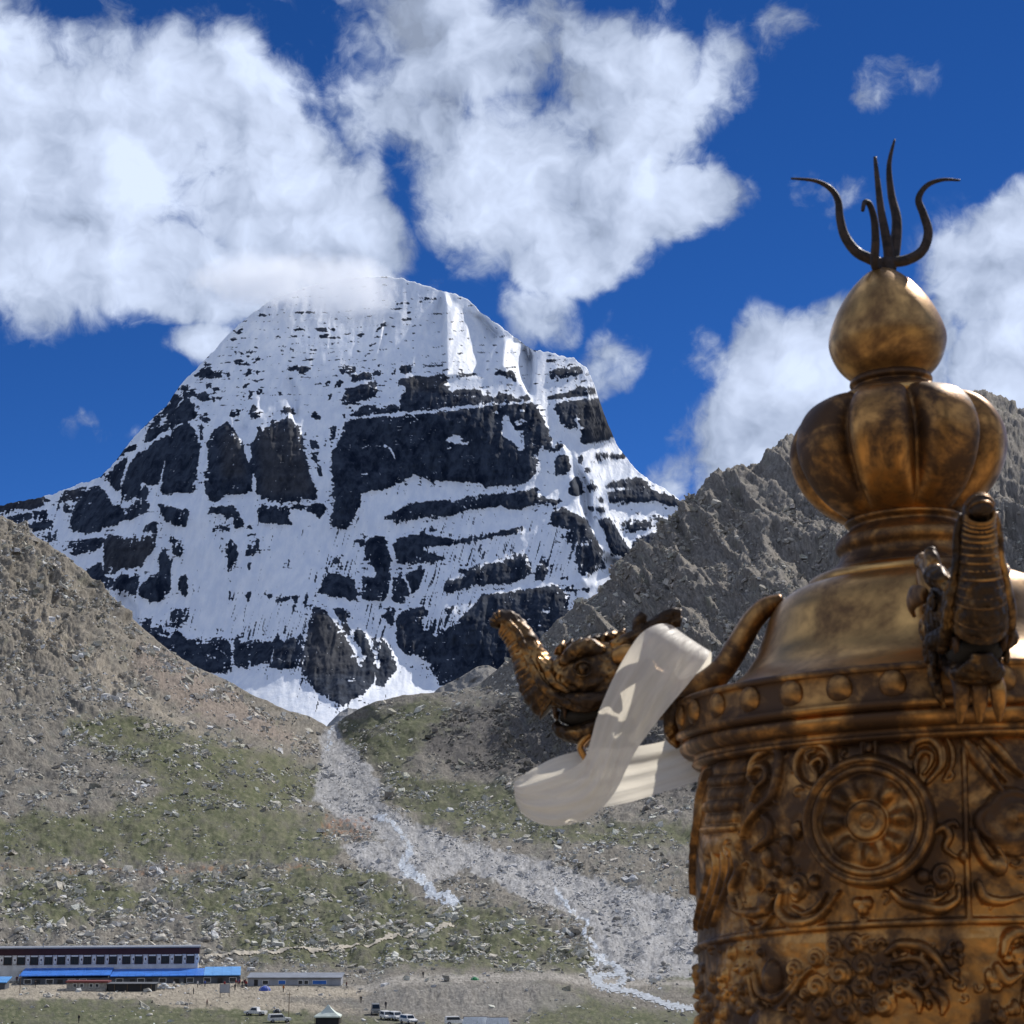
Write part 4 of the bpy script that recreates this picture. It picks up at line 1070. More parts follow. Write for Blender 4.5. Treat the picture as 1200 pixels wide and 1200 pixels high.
# the boulders big enough to tell apart
def boulder_mesh(seed):
    r_ = np.random.default_rng(seed)
    v, f = ICO_V.copy(), [tuple(q) for q in ICO_F]
    cache, vv, ff = {}, [tuple(p) for p in v], []
    def mid(a, b):
        k = (min(a, b), max(a, b))
        if k not in cache:
            p = (np.array(vv[a]) + np.array(vv[b])) / 2
            vv.append(tuple(p / np.linalg.norm(p)))
            cache[k] = len(vv) - 1
        return cache[k]
    for a, b, c in f:
        x, y, z = mid(a, b), mid(b, c), mid(c, a)
        ff += [(a, x, z), (b, y, x), (c, z, y), (x, y, z)]
    P = np.array(vv)
    for _ in range(9):                       # chop with planes: faceted stone
        nrm = r_.normal(size=3)
        nrm /= np.linalg.norm(nrm)
        h = r_.uniform(.55, .85)
        d = P @ nrm
        P = P - np.outer(np.maximum(d - h, 0), nrm)
    P *= (1 + r_.normal(0, .03, (len(P), 1)))
    P[:, 0] *= r_.uniform(.9, 1.4)
    P[:, 2] *= r_.uniform(.55, .85)
    return np_mesh('boulder', P * .5, np.array(ff), smooth=False)


M_boulder = [principled('boulder_pale', (0.56, 0.53, 0.46), 0.95, nscale=1.2, lo=.65, hi=1.2), principled('boulder_grey', (0.33, 0.31, 0.28), 0.95, nscale=1.2, lo=.6, hi=1.3)]
BM = []
for i in range(10):
    bm_ = boulder_mesh(60 + i)
    bm_.materials.append(M_boulder[i % 2])
    BM.append(bm_)
ZONES = [('pale boulder on the stony slope right behind the guesthouse', 'boulders behind the guesthouse', [(5, 1080), (230, 1085), (270, 1118), (235, 1122), (5, 1106)], 46, (5, 11)),
         ('grey boulder on the grassy hill left of the stream', 'boulders on the grassy hill', [(230, 1040), (440, 1050), (560, 1110), (560, 1140), (420, 1140), (280, 1125)], 46, (4, 9)),
         ('boulder in the stony ground beside the lower stream', 'boulders beside the lower stream', [(560, 1085), (690, 1060), (790, 1090), (790, 1140), (690, 1150), (590, 1130)], 40, (4, 9)),
         ('boulder on the upper terrace above the guesthouse slope', 'boulders on the upper terrace', [(0, 1020), (240, 1022), (260, 1070), (0, 1076)], 24, (4, 8)),
         ('pale stone lying on the flat grass in front of the guesthouse', 'stones on the flat grass', [(40, 1166), (180, 1167), (240, 1175), (250, 1195), (20, 1195)], 14, (2.5, 5))]
for lab, grp, pol, n, (sa_, sb_) in ZONES:
    zr = Raster(-20, 1000, 820, 1240, 1.0)
    zr.poly(pol)
    k = 0
    while k < n:
        px, py = random.uniform(0, 800), random.uniform(1010, 1215)
        if zr.a[int(py - 1000), int(px + 20)] < .5:
            continue
        p = tpos(px, py)
        s = (sa_ + (sb_ - sa_) * random.random() ** 2.4) * p.y / F * 1.35
        o = new_obj('boulder', BM[random.randrange(10)], None, label=lab, category='boulder', group=grp)
        o.location = (p.x, p.y, p.z + s * .12)
        o.rotation_euler = (random.uniform(-.3, .3), random.uniform(-.3, .3), random.uniform(0, 6.28))
        o.scale = (s, s, s)
        k += 1
# ================================================================= CLOUD ON THE SUMMIT
cme = MB()
cme.ball((0, 0, 0), (1, 1, 1), 32, 18)
M_cloud = bpy.data.materials.new('summit_mist')
M_cloud.use_nodes = True
t = NT(M_cloud.node_tree)
oc = t.n('ShaderNodeTexCoord').outputs['Object']
rr0 = t.vmath('LENGTH', oc)
geo = t.n('ShaderNodeNewGeometry').outputs['Position']
fz = t.noise(geo, 0.0065, 5.0, 0.62)
dn = t.math('ADD', t.mrange(rr0, 0.25, 1.0, 1.0, -0.55, False), t.math('MULTIPLY', t.math('SUBTRACT', fz, .5), 3.2))
oz = t.n('ShaderNodeSeparateXYZ', {0: oc}).outputs[2]
dn = t.math('MULTIPLY', t.math('MULTIPLY', t.mrange(dn, 0.1, 1.0, 0.0, 1.0), 0.018), t.mrange(oz, -0.1, 0.75, 1.0, 0.12))
vol = t.n('ShaderNodeVolumePrincipled', {'Color': (0.95, 0.970, 1.0, 1), 'Density': dn, 'Anisotropy': 0.45})
t.n('ShaderNodeOutputMaterial', {'Volume': vol.outputs[0]})
for (cpx, cpy, cD, rx, rz_, ry) in [(345, 330, 4560, 200, 66, 140)]:
    o = cme.build('summit_cloud', M_cloud, None, True, kind='stuff', label='white cloud drifting across the left of the summit', category='cloud')
    o.location = W(cpx, cpy, cD)
    o.scale = (rx * cD / F, ry, rz_ * cD / F)
# ================================================================= VILLAGE ON THE VALLEY FLOOR
M_white = principled('limewash', (0.72, 0.72, 0.70), 0.9, nscale=.5, lo=.8, hi=1.08)
M_maroon = principled('maroon_band', (0.05, 0.018, 0.024), 0.85, nscale=.6)
M_blue = principled('blue_sheet_roof', (0.03, 0.17, 0.60), 0.45, nscale=.4, lo=.8, hi=1.15)
M_blue2 = principled('faded_blue_sheet_roof', (0.10, 0.32, 0.68), 0.45, nscale=.4)
M_wall2 = principled('grey_render_wall', (0.11, 0.12, 0.14), 0.9, nscale=.6, lo=.7, hi=1.2)
M_stone = principled('rough_stone_wall', (0.36, 0.34, 0.30), 0.95, nscale=1.6, lo=.6, hi=1.2)
M_dark = principled('dark_opening', (0.018, 0.02, 0.024), 0.5)
M_black = principled('black_tarpaulin', (0.022, 0.024, 0.028), 0.7, nscale=.8)
M_frame = principled('window_surround', (0.80, 0.80, 0.78), 0.8)
M_glass = principled('window_glass', (0.02, 0.03, 0.045), 0.08)
M_red = principled('red_roof_edge', (0.16, 0.03, 0.028), 0.7, nscale=.8)
M_gsheet = principled('grey_sheet_roof', (0.22, 0.24, 0.28), 0.5, nscale=.4)
M_panel = principled('pale_panel_wall', (0.36, 0.38, 0.42), 0.7, nscale=.4)
M_wood = principled('weathered_wood', (0.16, 0.11, 0.07), 0.9)
GZ0 = FLAT


def gz(x, y):
    """ground height of the valley sheet under a world point"""
    px = 600 + x / y * F * math.cos(TH) * 1.0
    best = None
    for _ in range(3):
        c = int(np.clip(np.searchsorted(cols, px), 1, TC - 2))
        r_ = int(np.argmin(np.abs(TP[:, c, 1] - y)))
        px = px + (x - TP[r_, c, 0]) / y * F
    c = int(np.clip(np.searchsorted(cols, px), 1, TC - 2))
    r_ = int(np.argmin(np.abs(TP[:, c, 1] - y)))
    return float(TP[r_, c, 2])


def empty(name, loc, label, cat, rz=0.0, group=None):
    o = bpy.data.objects.new(name, None)
    COL.objects.link(o)
    o.location = loc
    o.rotation_euler = (0, 0, rz)
    o.empty_display_size = .2
    o['label'] = label
    o['category'] = cat
    if group:
        o['group'] = group
    return o


def mx(px, D):                  # metres across at distance D for a photo column on the valley floor
    return W(px, 1150, D).x


def mz(py, D):
    return W(600, py, D).z


# ---- main guesthouse: local x along the front, y into the building, z up
DM = 500.0
X0, X1 = mx(-70, DM), mx(229, DM)
zb = -36.0
gh = empty('guesthouse', ((X0 + X1) / 2, DM, zb), 'long two-storey white guesthouse with maroon roof band and blue awning', 'guesthouse')
gh.rotation_euler = (0, 0, R(8.5))
hw = (X1 - X0) / 2
H = lambda py, D=DM: mz(py, D) - zb
b = MB(); b.box(-hw, 0, 0, hw, 8, H(1119)); b.build('wall', M_white, gh)
b = MB(); b.box(-hw - .3, -.35, H(1119) + .003, hw + .3, 8.3, H(1111.5)); b.build('roof_band', M_maroon, gh)
b = MB(); b.box(-hw - .5, -.6, H(1111.5) + .003, hw + .5, 8.5, H(1110)); b.build('roof', M_gsheet, gh)
b = MB(); b.box(-hw - .1, -.18, H(1120.3), hw + .1, -.001, H(1119) - .01); b.build('cornice', M_frame, gh)
wx_ = [40, 100, 160, 225, 283, 345, 403, 463, 521, 583, 640, 703, 763, 823, 880]
wpx = [x / 4 for x in wx_] + [-5, -20, -35, -50, -65]
win_me = MB(); win_me.box(-1.0, -.12, 0, 1.0, .02, 2.4)
wm_ = win_me.mesh('window', False); wm_.materials.append(M_dark)
fr_ = MB()
fr_.box(-1.12, -.2, -.12, -1.0, 0, 2.52); fr_.box(1.0, -.2, -.12, 1.12, 0, 2.52); fr_.box(-1.0, -.2, 2.4, 1.0, 0, 2.52); fr_.box(-1.0, -.2, -.12, 1.0, 0, 0)
frm_ = fr_.mesh('frame', False); frm_.materials.append(M_maroon)
pn_ = MB(); pn_.box(-.9, -.16, .12, -.06, -.13, 1.5); pn_.box(.06, -.16, .12, .9, -.13, 1.5); pn_.box(-.9, -.16, 1.6, .9, -.13, 2.3)
pnm_ = pn_.mesh('pane', False); pnm_.materials.append(M_glass)
vl_ = MB(); vl_.box(-.95, -.26, 2.0, .95, -.17, 2.38)
vlm_ = vl_.mesh('valance', False); vlm_.materials.append(M_frame)
rz_ = MB()
rz_.lathe([(0.001, -.05), (.52, -.04), (.62, 0), (.52, .06), (.001, .08)], 14)
rzm_ = rz_.mesh('wall_roundel', True, lambda p: (p[0], -p[2], p[1] * 2.2)); rzm_.materials.append(M_frame)
ry_ = MB(); ry_.box(-.16, -.16, .0, .16, -.08, .5)
rym_ = ry_.mesh('motif', False); rym_.materials.append(M_maroon)
for p in wpx:
    xw = mx(p, DM) - gh.location.x
    o = new_obj('window', wm_, None, gh); o.location = (xw, 0, H(1129.8))
    new_obj('frame', frm_, None, o); new_obj('pane', pnm_, None, o); new_obj('valance', vlm_, None, o)
    q = new_obj('wall_roundel', rzm_, None, gh); q.location = (xw + mx(608, DM) - mx(600, DM), -.03, H(1124.6))
    q2 = new_obj('motif', rym_, None, q); q2.location = (0, 0, -.25)
# ground-floor extension with the blue awnings
DE = 487.0
ya = DE - DM
he = lambda py: mz(py, DE) - zb
for (pa, pb, pt, pbm, mt, nm) in [(15, 119, 1134.2, 1143.8, M_blue, 'awning'), (119.3, 227.5, 1136, 1145.2, M_blue, 'awning'), (227.8, 271, 1138.6, 1145.2, M_blue2, 'awning')]:
    xa, xb = mx(pa, DE) - gh.location.x, mx(pb, DE) - gh.location.x
    yt = -.01 if pa < 220 else 2.0
    zt = H(pt) if pa < 220 else he(pt)
    b = MB(); b.hexa([(xa, ya - .8, he(pbm)), (xb, ya - .8, he(pbm)), (xb, yt, zt - .25), (xa, yt, zt - .25), (xa, ya - .8, he(pbm) + .22), (xb, ya - .8, he(pbm) + .22), (xb, yt, zt), (xa, yt, zt)])
    aw = b.build(nm, mt, gh)
    rib = MB(); 
    rib.hexa([(-.06, ya - .82, he(pbm) + .2), (.06, ya - .82, he(pbm) + .2), (.06, yt - .02, zt - .02), (-.06, yt - .02, zt - .02), (-.06, ya - .82, he(pbm) + .3), (.06, ya - .82, he(pbm) + .3), (.06, yt - .02, zt + .08), (-.06, yt - .02, zt + .08)])
    rm_ = rib.mesh('rib', False); rm_.materials.append(mt)
    nrb = int((xb - xa) / 2.2)
    for k in range(1, nrb):
        r0 = new_obj('rib', rm_, None, aw); r0.location.x = xa + (xb - xa) * k / nrb
xa, xb = mx(15, DE) - gh.location.x, mx(271, DE) - gh.location.x
b = MB(); b.box(xa, ya, 0, xb, (2.0), he(1145.8) - .1); b.build('front_wall', M_wall2, gh)
for p in (36, 62, 100, 145, 165, 196, 208, 247):
    xw = mx(p, DE) - gh.location.x
    b = MB(); b.box(xw - .7, ya - .06, .2, xw + .7, ya - .003, he(1146.8) - .3); b.build('door', M_dark, gh)
for p in (25, 50, 75, 88, 130, 155, 180, 212, 232, 262):
    xw = mx(p, DE) - gh.location.x
    b = MB(); b.box(xw - 1.0, ya - .08, 1.6, xw + 1.0, ya - .004, 2.9); wv = b.build('window', M_frame, gh)
    b = MB(); b.box(xw - .85, ya - .12, 1.72, xw + .85, ya - .081, 2.78); b.build('pane', M_glass, wv)
# chimney pipe
b = MB(); b.tube([(mx(49, DM) - gh.location.x, 1.0, H(1112)), (mx(49, DM) - gh.location.x, 1.0, H(1105))], [.12, .12], 8); b.build('flue_pipe', M_gsheet, gh)

# ---- stone annex with red roof edge, and the black shed beside it
DA = 466.0
ha = lambda py, z0: mz(py, DA) - z0
za = -35.4
an = empty('stone_annex', (mx(98, DA), DA, za), 'low stone annex with red roof edge in front of guesthouse', 'annex')
w2 = (mx(126, DA) - mx(71, DA)) / 2
b = MB(); b.box(-w2 * .72, 0, 0, w2, 3.5, ha(1151.5, za)); b.build('wall', M_stone, an)
b = MB(); b.box(-w2 * .76, -.35, ha(1151.5, za) + .003, w2 + .3, 3.8, ha(1149.6, za)); b.build('roof', M_red, an)
b = MB(); b.box(-w2 * 1.05, -1.6, 0, w2 - .1, -.003, ha(1158.5, za)); b.build('yard_wall', M_stone, an)
for p in (88, 96, 107, 114):
    xw = mx(p, DA) - an.location.x
    b = MB(); b.box(xw - .5, -.08, ha(1157, za), xw + .5, -.004, ha(1152.6, za)); wv = b.build('window', M_frame, an)
    b = MB(); b.box(xw - .38, -.12, ha(1156.5, za), xw + .38, -.081, ha(1153.1, za)); b.build('pane', M_glass, wv)
sh = empty('black_shed', (mx(155, DA), DA - .5, za), 'black tarpaulin shed with pale roof beside the stone annex', 'shed')
w3 = (mx(183, DA) - mx(127.5, DA)) / 2
b = MB(); b.box(-w3, 0, 0, w3, 3, ha(1153, za)); b.build('wall', M_black, sh)
b = MB(); b.hexa([(-w3 - .2, -.5, ha(1153, za) + .01), (w3 + .2, -.5, ha(1153, za) + .01), (w3 + .2, 3.3, ha(1152.6, za)), (-w3 - .2, 3.3, ha(1152.6, za)), (-w3 - .2, -.5, ha(1152.3, za)), (w3 + .2, -.5, ha(1152.3, za)), (w3 + .2, 3.3, ha(1151.6, za)), (-w3 - .2, 3.3, ha(1151.6, za))])
b.build('roof', M_wall2, sh)
for p in (135, 150, 166, 178):
    b = MB(); xw = mx(p, DA) - sh.location.x; b.box(xw - .07, -.1, 0, xw + .07, -.004, ha(1153.3, za)); b.build('post', M_wood, sh)
kb = empty('kiosk', (mx(-4, 470), 470, -35.2), 'small kiosk with pale blue roof at left picture edge', 'kiosk')
b = MB(); b.box(-4, 0, 0, 2.2, 4, 2.4); b.build('wall', M_wall2, kb)
b = MB(); b.hexa([(-4.3, -.8, 2.3), (2.8, -.8, 2.3), (2.8, 4.3, 3.4), (-4.3, 4.3, 3.4), (-4.3, -.8, 2.5), (2.8, -.8, 2.5), (2.8, 4.3, 3.6), (-4.3, 4.3, 3.6)]); b.build('roof', M_blue2, kb)

# ---- long low grey building
DB = 482.0
zl = -36.0
lb = empty('grey_barrack', (mx(345, DB), DB, zl), 'long low grey barrack with one wide blue window', 'barrack')
wl_ = (mx(399, DB) - mx(290, DB)) / 2
hb = lambda py: mz(py, DB) - zl
b = MB(); b.box(-wl_, 0, 0, wl_, 6, hb(1146)); b.build('wall', M_panel, lb)
b = MB(); b.hexa([(-wl_ - .3, -.5, hb(1146) + .005), (wl_ + .3, -.5, hb(1146) + .005), (wl_ + .3, 6.4, hb(1143.6)), (-wl_ - .3, 6.4, hb(1143.6)), (-wl_ - .3, -.5, hb(1145.3)), (wl_ + .3, -.5, hb(1145.3)), (wl_ + .3, 6.4, hb(1141.5)), (-wl_ - .3, 6.4, hb(1141.5))])
b.build('roof', M_gsheet, lb)
for p, ww, mt in [(311, .7, M_glass), (330.5, .9, M_blue), (352, .5, M_glass), (359, .5, M_glass), (374.5, 1.8, M_blue)]:
    xw = mx(p, DB) - lb.location.x
    b = MB(); b.box(xw - ww - .15, -.06, hb(1153.7), xw + ww + .15, -.003, hb(1148.6)); wv = b.build('window', M_frame, lb)
    b = MB(); b.box(xw - ww, -.1, hb(1153.2), xw + ww, -.061, hb(1149.2)); b.build('pane', mt, wv)
b = MB(); b.box(mx(300, DB) - lb.location.x - .5, -.06, .5, mx(300, DB) - lb.location.x + .5, -.003, hb(1148)); b.build('door', M_dark, lb)

# ---- signboard, poles
def ground_at(px, py):
    p = tpos(px, py)
    return p


p = ground_at(263, 1169)
sg = empty('signboard', p, 'grey signboard on two posts in the dirt yard', 'signboard')
b = MB(); b.box(-1.25, -.05, 1.0, 1.25, .05, 3.1); b.build('board', M_gsheet, sg)
b = MB(); b.box(-1.1, -.06, 1.15, 1.1, -.051, 2.95); b.build('face', M_panel, sg)
for sx in (-1.1, 1.1):
    b = MB(); b.box(sx - .07, .055, -.3, sx + .07, .2, 3.2); b.build('post', M_wood, sg)
for (px, py, hh, lab) in [(22.5, 1164, 5.6, 'thin wooden pole standing before the guesthouse at left'), (338, 1197, 6.0, 'thin wooden pole beside the white marquee')]:
    p = ground_at(px, py)
    b = MB(); b.tube([(0, 0, -.3), (0, 0, hh * .5), (.05, 0, hh)], [.09, .08, .06], 8)
    b.box(-.5, -.04, hh * .93, .5, .04, hh * .95)
    o = b.build('utility_pole', M_wood, None, label=lab, category='pole'); o.location = p

# ---- vehicles
M_cw = principled('white_car_paint', (0.78, 0.78, 0.78), 0.25)
M_cg = principled('grey_car_paint', (0.16, 0.17, 0.18), 0.35)
M_tyre = principled('tyre_rubber', (0.02, 0.02, 0.02), 0.8)
M_rim = principled('wheel_rim', (0.4, 0.4, 0.42), 0.4, 0.6)
M_lamp = principled('car_lamp', (0.75, 0.72, 0.65), 0.15)


def car(kind, p, rz, paint, lab):
    c = empty('parked_car' if kind != 'van' else 'parked_van', p, lab, 'car' if kind != 'van' else 'van', rz, 'vehicles parked on the flat')
    L, Wd = 2.4, .93
    hood, roof = (.98, 1.75) if kind != 'van' else (1.35, 2.3)
    prof = {'suv': [(-L, .45), (-L, 1.05), (-2.2, roof), (.55, roof), (1.15, hood + .08), (2.3, hood - .08), (L, .75), (L, .45)],
            'pickup': [(-L, .45), (-L, .95), (-.75, .95), (-.6, roof), (.65, roof), (1.2, hood + .05), (2.3, hood - .1), (L, .75), (L, .45)],
            'van': [(-L, .45), (-L, roof), (1.3, roof), (2.05, hood), (L, hood - .25), (L, .45)]}[kind]
    b = MB()
    n = len(prof)
    vs_ = []
    for (x, z) in prof:
        k = .86 if z > hood + .2 else 1.0
        vs_ += [(x, -Wd * k, z), (x, Wd * k, z)]
    fs_ = [(2 * i, 2 * i + 1, 2 * ((i + 1) % n) + 1, 2 * ((i + 1) % n)) for i in range(n)]
    b.add(vs_, fs_ + [tuple(2 * i for i in range(n))[::-1], tuple(2 * i + 1 for i in range(n))])
    b.build('body', paint, c)
    zt0, zt1 = hood + .12, roof - .12
    xs0, xs1 = {'suv': (-2.0, .7), 'pickup': (-.55, .75), 'van': (-.2, 1.5)}[kind]
    for s in (-1, 1):
        b = MB(); b.hexa([(xs0, s * Wd * .93, zt0), (xs1 + .2, s * Wd * .93, zt0), (xs1 + .2, s * (Wd * .97 + .02), zt0), (xs0, s * (Wd * .97 + .02), zt0), (xs0 + .12, s * Wd * .84, zt1), (xs1 - .15, s * Wd * .84, zt1), (xs1 - .15, s * (Wd * .865 + .02), zt1), (xs0 + .12, s * (Wd * .865 + .02), zt1)])
        b.build('side_window', M_glass, c)
    fx = {'suv': (1.10, .62), 'pickup': (1.16, .72), 'van': (2.0, 1.42)}[kind]
    b = MB(); b.hexa([(fx[0], -.75, hood + .14), (fx[0], .75, hood + .14), (fx[0] + .06, .75, hood + .14), (fx[0] + .06, -.75, hood + .14), (fx[1], -.68, roof - .08), (fx[1], .68, roof - .08), (fx[1] + .06, .68, roof - .08), (fx[1] + .06, -.68, roof - .08)])
    b.build('windscreen', M_glass, c)
    for sx in (-1.45, 1.5):
        for s in (-1, 1):
            b = MB(); b.lathe([(.001, -.13), (.3, -.13), (.37, -.1), (.37, .1), (.3, .13), (.001, .13)], 16)
            wq = b.build('wheel', M_tyre, c, True, lambda q, sx=sx, s=s: (sx + q[0], s * (Wd - .08) + q[2], .37 + q[1]))
            b = MB(); b.lathe([(.001, -.15), (.2, -.14), (.2, .14), (.001, .15)], 12)
            b.build('rim', M_rim, wq, True, lambda q, sx=sx, s=s: (sx + q[0], s * (Wd - .08) + q[2], .37 + q[1]))
    for s in (-1, 1):
        b = MB(); b.box(L - .02, s * .7 - .16, .72, L + .03, s * .7 + .16, .9); b.build('headlight', M_lamp, c)
    b = MB(); b.box(L - .05, -.85, .45, L + .1, .85, .62); b.build('bumper', M_cg, c)
    return c


for kind, px, py, rz, pm_, lab in [('pickup', 299, 1190, 2.9, M_cw, 'white pickup truck parked alone on the grass at left'), ('suv', 327, 1198, .25, M_cw, 'white car parked beside the wooden pole'),
                                   ('van', 439.5, 1189, -1.45, M_cg, 'tall grey van parked behind the white cars'), ('suv', 452.5, 1195, -1.2, M_cw, 'white car parked just right of the grey van'),
                                   ('suv', 464, 1196, -1.1, M_cw, 'white car in the middle of the parked row'), ('suv', 478, 1199, -1.0, M_cw, 'white car at right end of the parked row'), ('suv', 534, 1201, .1, M_cw, 'white car far right beside the pale tents')]:
    car(kind, ground_at(px, py), rz, pm_, lab)

# ---- tents
M_canvas = principled('pale_canvas', (0.62, 0.68, 0.62), 0.85, nscale=.8)
M_tentblue = principled('blue_tent_cloth', (0.05, 0.10, 0.42), 0.7)
M_tentwhite = principled('white_canvas', (0.75, 0.77, 0.77), 0.85)
M_tentgreen = principled('green_tent_cloth', (0.03, 0.26, 0.09), 0.7)


def marquee(p, lab, w_, h0, h1, mat, wallmat):
    t_ = empty('marquee_tent', p, lab, 'tent')
    b = MB()
    ring = []
    for k, (f_, z) in enumerate([(1.08, h0), (.62, h0 + (h1 - h0) * .3), (.28, h0 + (h1 - h0) * .65), (.03, h1)]):
        ring.append([(sx * w_ * f_, sy * w_ * f_ * .8, z) for sx, sy in ((-1, -1), (1, -1), (1, 1), (-1, 1))])
    for a, c in zip(ring[:-1], ring[1:]):
        for k in range(4):
            b.add([a[k], a[(k + 1) % 4], c[(k + 1) % 4], c[k]], [(0, 1, 2, 3)])
    b.box(-w_ * 1.08, -w_ * .87, h0 - .25, w_ * 1.08, w_ * .87, h0 - .01)
    b.build('canopy', mat, t_)
    for sx, sy in ((-1, -1), (1, -1), (1, 1), (-1, 1)):
        b = MB(); b.tube([(sx * w_, sy * w_ * .8, -.2), (sx * w_, sy * w_ * .8, h0 - .25)], [.06, .06], 8); b.build('pole', M_wood, t_)
    b = MB(); b.box(-w_ * .95, -w_ * .7, 0, w_ * .95, w_ * .75, h0 - .27); b.build('side_cloth', wallmat, t_)
    return t_


marquee(ground_at(384, 1200), 'marquee with pale peaked canopy and dark sides by the lower edge', 2.5, 1.7, 3.9, M_canvas, M_black)
for px, py, w_, lab in [(558, 1205, 3.2, 'left of the two white tents at the lower edge'), (582, 1206, 2.6, 'right of the two white tents at the lower edge')]:
    p = ground_at(px, py)
    t_ = empty('ridge_tent', p, lab, 'tent', .1)
    b = MB(); b.hexa([(-w_, -1.6, 0), (w_, -1.6, 0), (w_, 1.6, 0), (-w_, 1.6, 0), (-w_ * .8, -.08, 2.3), (w_ * .8, -.08, 2.3), (w_ * .8, .08, 2.3), (-w_ * .8, .08, 2.3)]); b.build('cloth', M_tentwhite, t_)
    b = MB(); b.tube([(-w_ * .85, 0, 2.34), (w_ * .85, 0, 2.34)], [.05, .05], 8); b.build('ridge_pole', M_wood, t_)
    b = MB(); b.add([(-.5, -1.42, .1), (.5, -1.42, .1), (0, -.55, 1.7)], [(0, 1, 2)]); b.build('flap', M_canvas, t_)


def dome(p, lab, r, mat):
    t_ = empty('dome_tent', p, lab, 'tent')
    b = MB(); b.lathe([(r * math.cos(a), r * .85 * math.sin(a)) for a in [k * math.pi / 16 for k in range(9)]], 12, mod=lambda a, f: 1 + .06 * math.cos(4 * a)); b.build('cloth', mat, t_, True)
    for k in range(2):
        b = MB(); b.tube([(r * 1.03 * math.cos(a) * math.cos(k * 1.57 + .78), r * 1.03 * math.cos(a) * math.sin(k * 1.57 + .78), r * .89 * math.sin(a)) for a in [j * math.pi / 12 for j in range(13)]], [.04] * 13, 6); b.build('pole', M_tentwhite, t_)
    return t_


dome(ground_at(310, 1160.5), 'blue dome tent before the grey barrack', 1.45, M_tentblue)
dome(ground_at(556, 1158), 'small green tent beside the grey road', 1.0, M_tentgreen)
dome(ground_at(324, 1186), 'dark dome tent between the two left cars', .95, M_black)
# heap of pale sacks by the awning
sk = empty('sack_heap', ground_at(192, 1159), 'heap of pale sacks right of the black shed', 'sacks')
bs = MB(); bs.ball((0, 0, .3), (.75, .5, .32), 10, 6); sm_ = bs.mesh('sack', True); sm_.materials.append(M_tentwhite)
for k, (x, y, z, r_) in enumerate([(-1.4, 0, 0, .2), (-.2, .1, 0, 1.2), (1.1, 0, 0, .4), (2.2, .2, 0, 2.0), (-.9, 0, .5, .7), (.4, 0, .5, 2.7), (-.2, 0, .95, .1)]):
    o = new_obj('sack', sm_, None, sk); o.location = (x, y, z); o.rotation_euler = (0, 0, r_)

# ---- people: one continuous body grown over a skeleton
def person_mesh(pose):
    me = bpy.data.meshes.new('body_skeleton')
    st = .16 if pose == 'walk' else .04
    V = [(0, 0, .95), (0, 0, 1.2), (0, 0, 1.42), (0, 0, 1.53), (0, -.02, 1.68),          # pelvis, chest, shoulders, neck, head
         (.1, st * .2, .88), (.11, -st, .5), (.11, st * .6 - st, .08), (.11, -st - .12, .04),
         (-.1, -st * .2, .88), (-.11, st, .5), (-.11, st * 1.6, .08), (-.11, st * 1.6 - .12, .04),
         (.2, 0, 1.40), (.26, .06, 1.14), (.25, -.04, .92), (.25, -.07, .83),
         (-.2, 0, 1.40), (-.26, -.02, 1.14), (-.25, -.12, .92), (-.25, -.15, .83)]
    E = [(0, 1), (1, 2), (2, 3), (3, 4), (0, 5), (5, 6), (6, 7), (7, 8), (0, 9), (9, 10), (10, 11), (11, 12), (2, 13), (13, 14), (14, 15), (15, 16), (2, 17), (17, 18), (18, 19), (19, 20)]
    rad = [.15, .16, .14, .06, .115, .11, .075, .05, .045, .11, .075, .05, .045, .085, .06, .045, .04, .085, .06, .045, .04]
    me.from_pydata(V, E, [])
    ob = bpy.data.objects.new('body_skeleton', me)
    COL.objects.link(ob)
    ob.modifiers.new('skin', 'SKIN')
    sv = me.skin_vertices[0].data if me.skin_vertices else None
    if sv is None:
        bpy.context.view_layer.objects.active = ob
    sv = me.skin_vertices[0].data
    for i, r_ in enumerate(rad):
        sv[i].radius = (r_, r_ * .85)
    sv[0].use_root = True
    sb = ob.modifiers.new('sub', 'SUBSURF')
    sb.levels = sb.render_levels = 1
    dg = bpy.context.evaluated_depsgraph_get()
    out = bpy.data.meshes.new_from_object(ob.evaluated_get(dg))
    bpy.data.objects.remove(ob)
    out.name = 'body'
    return out


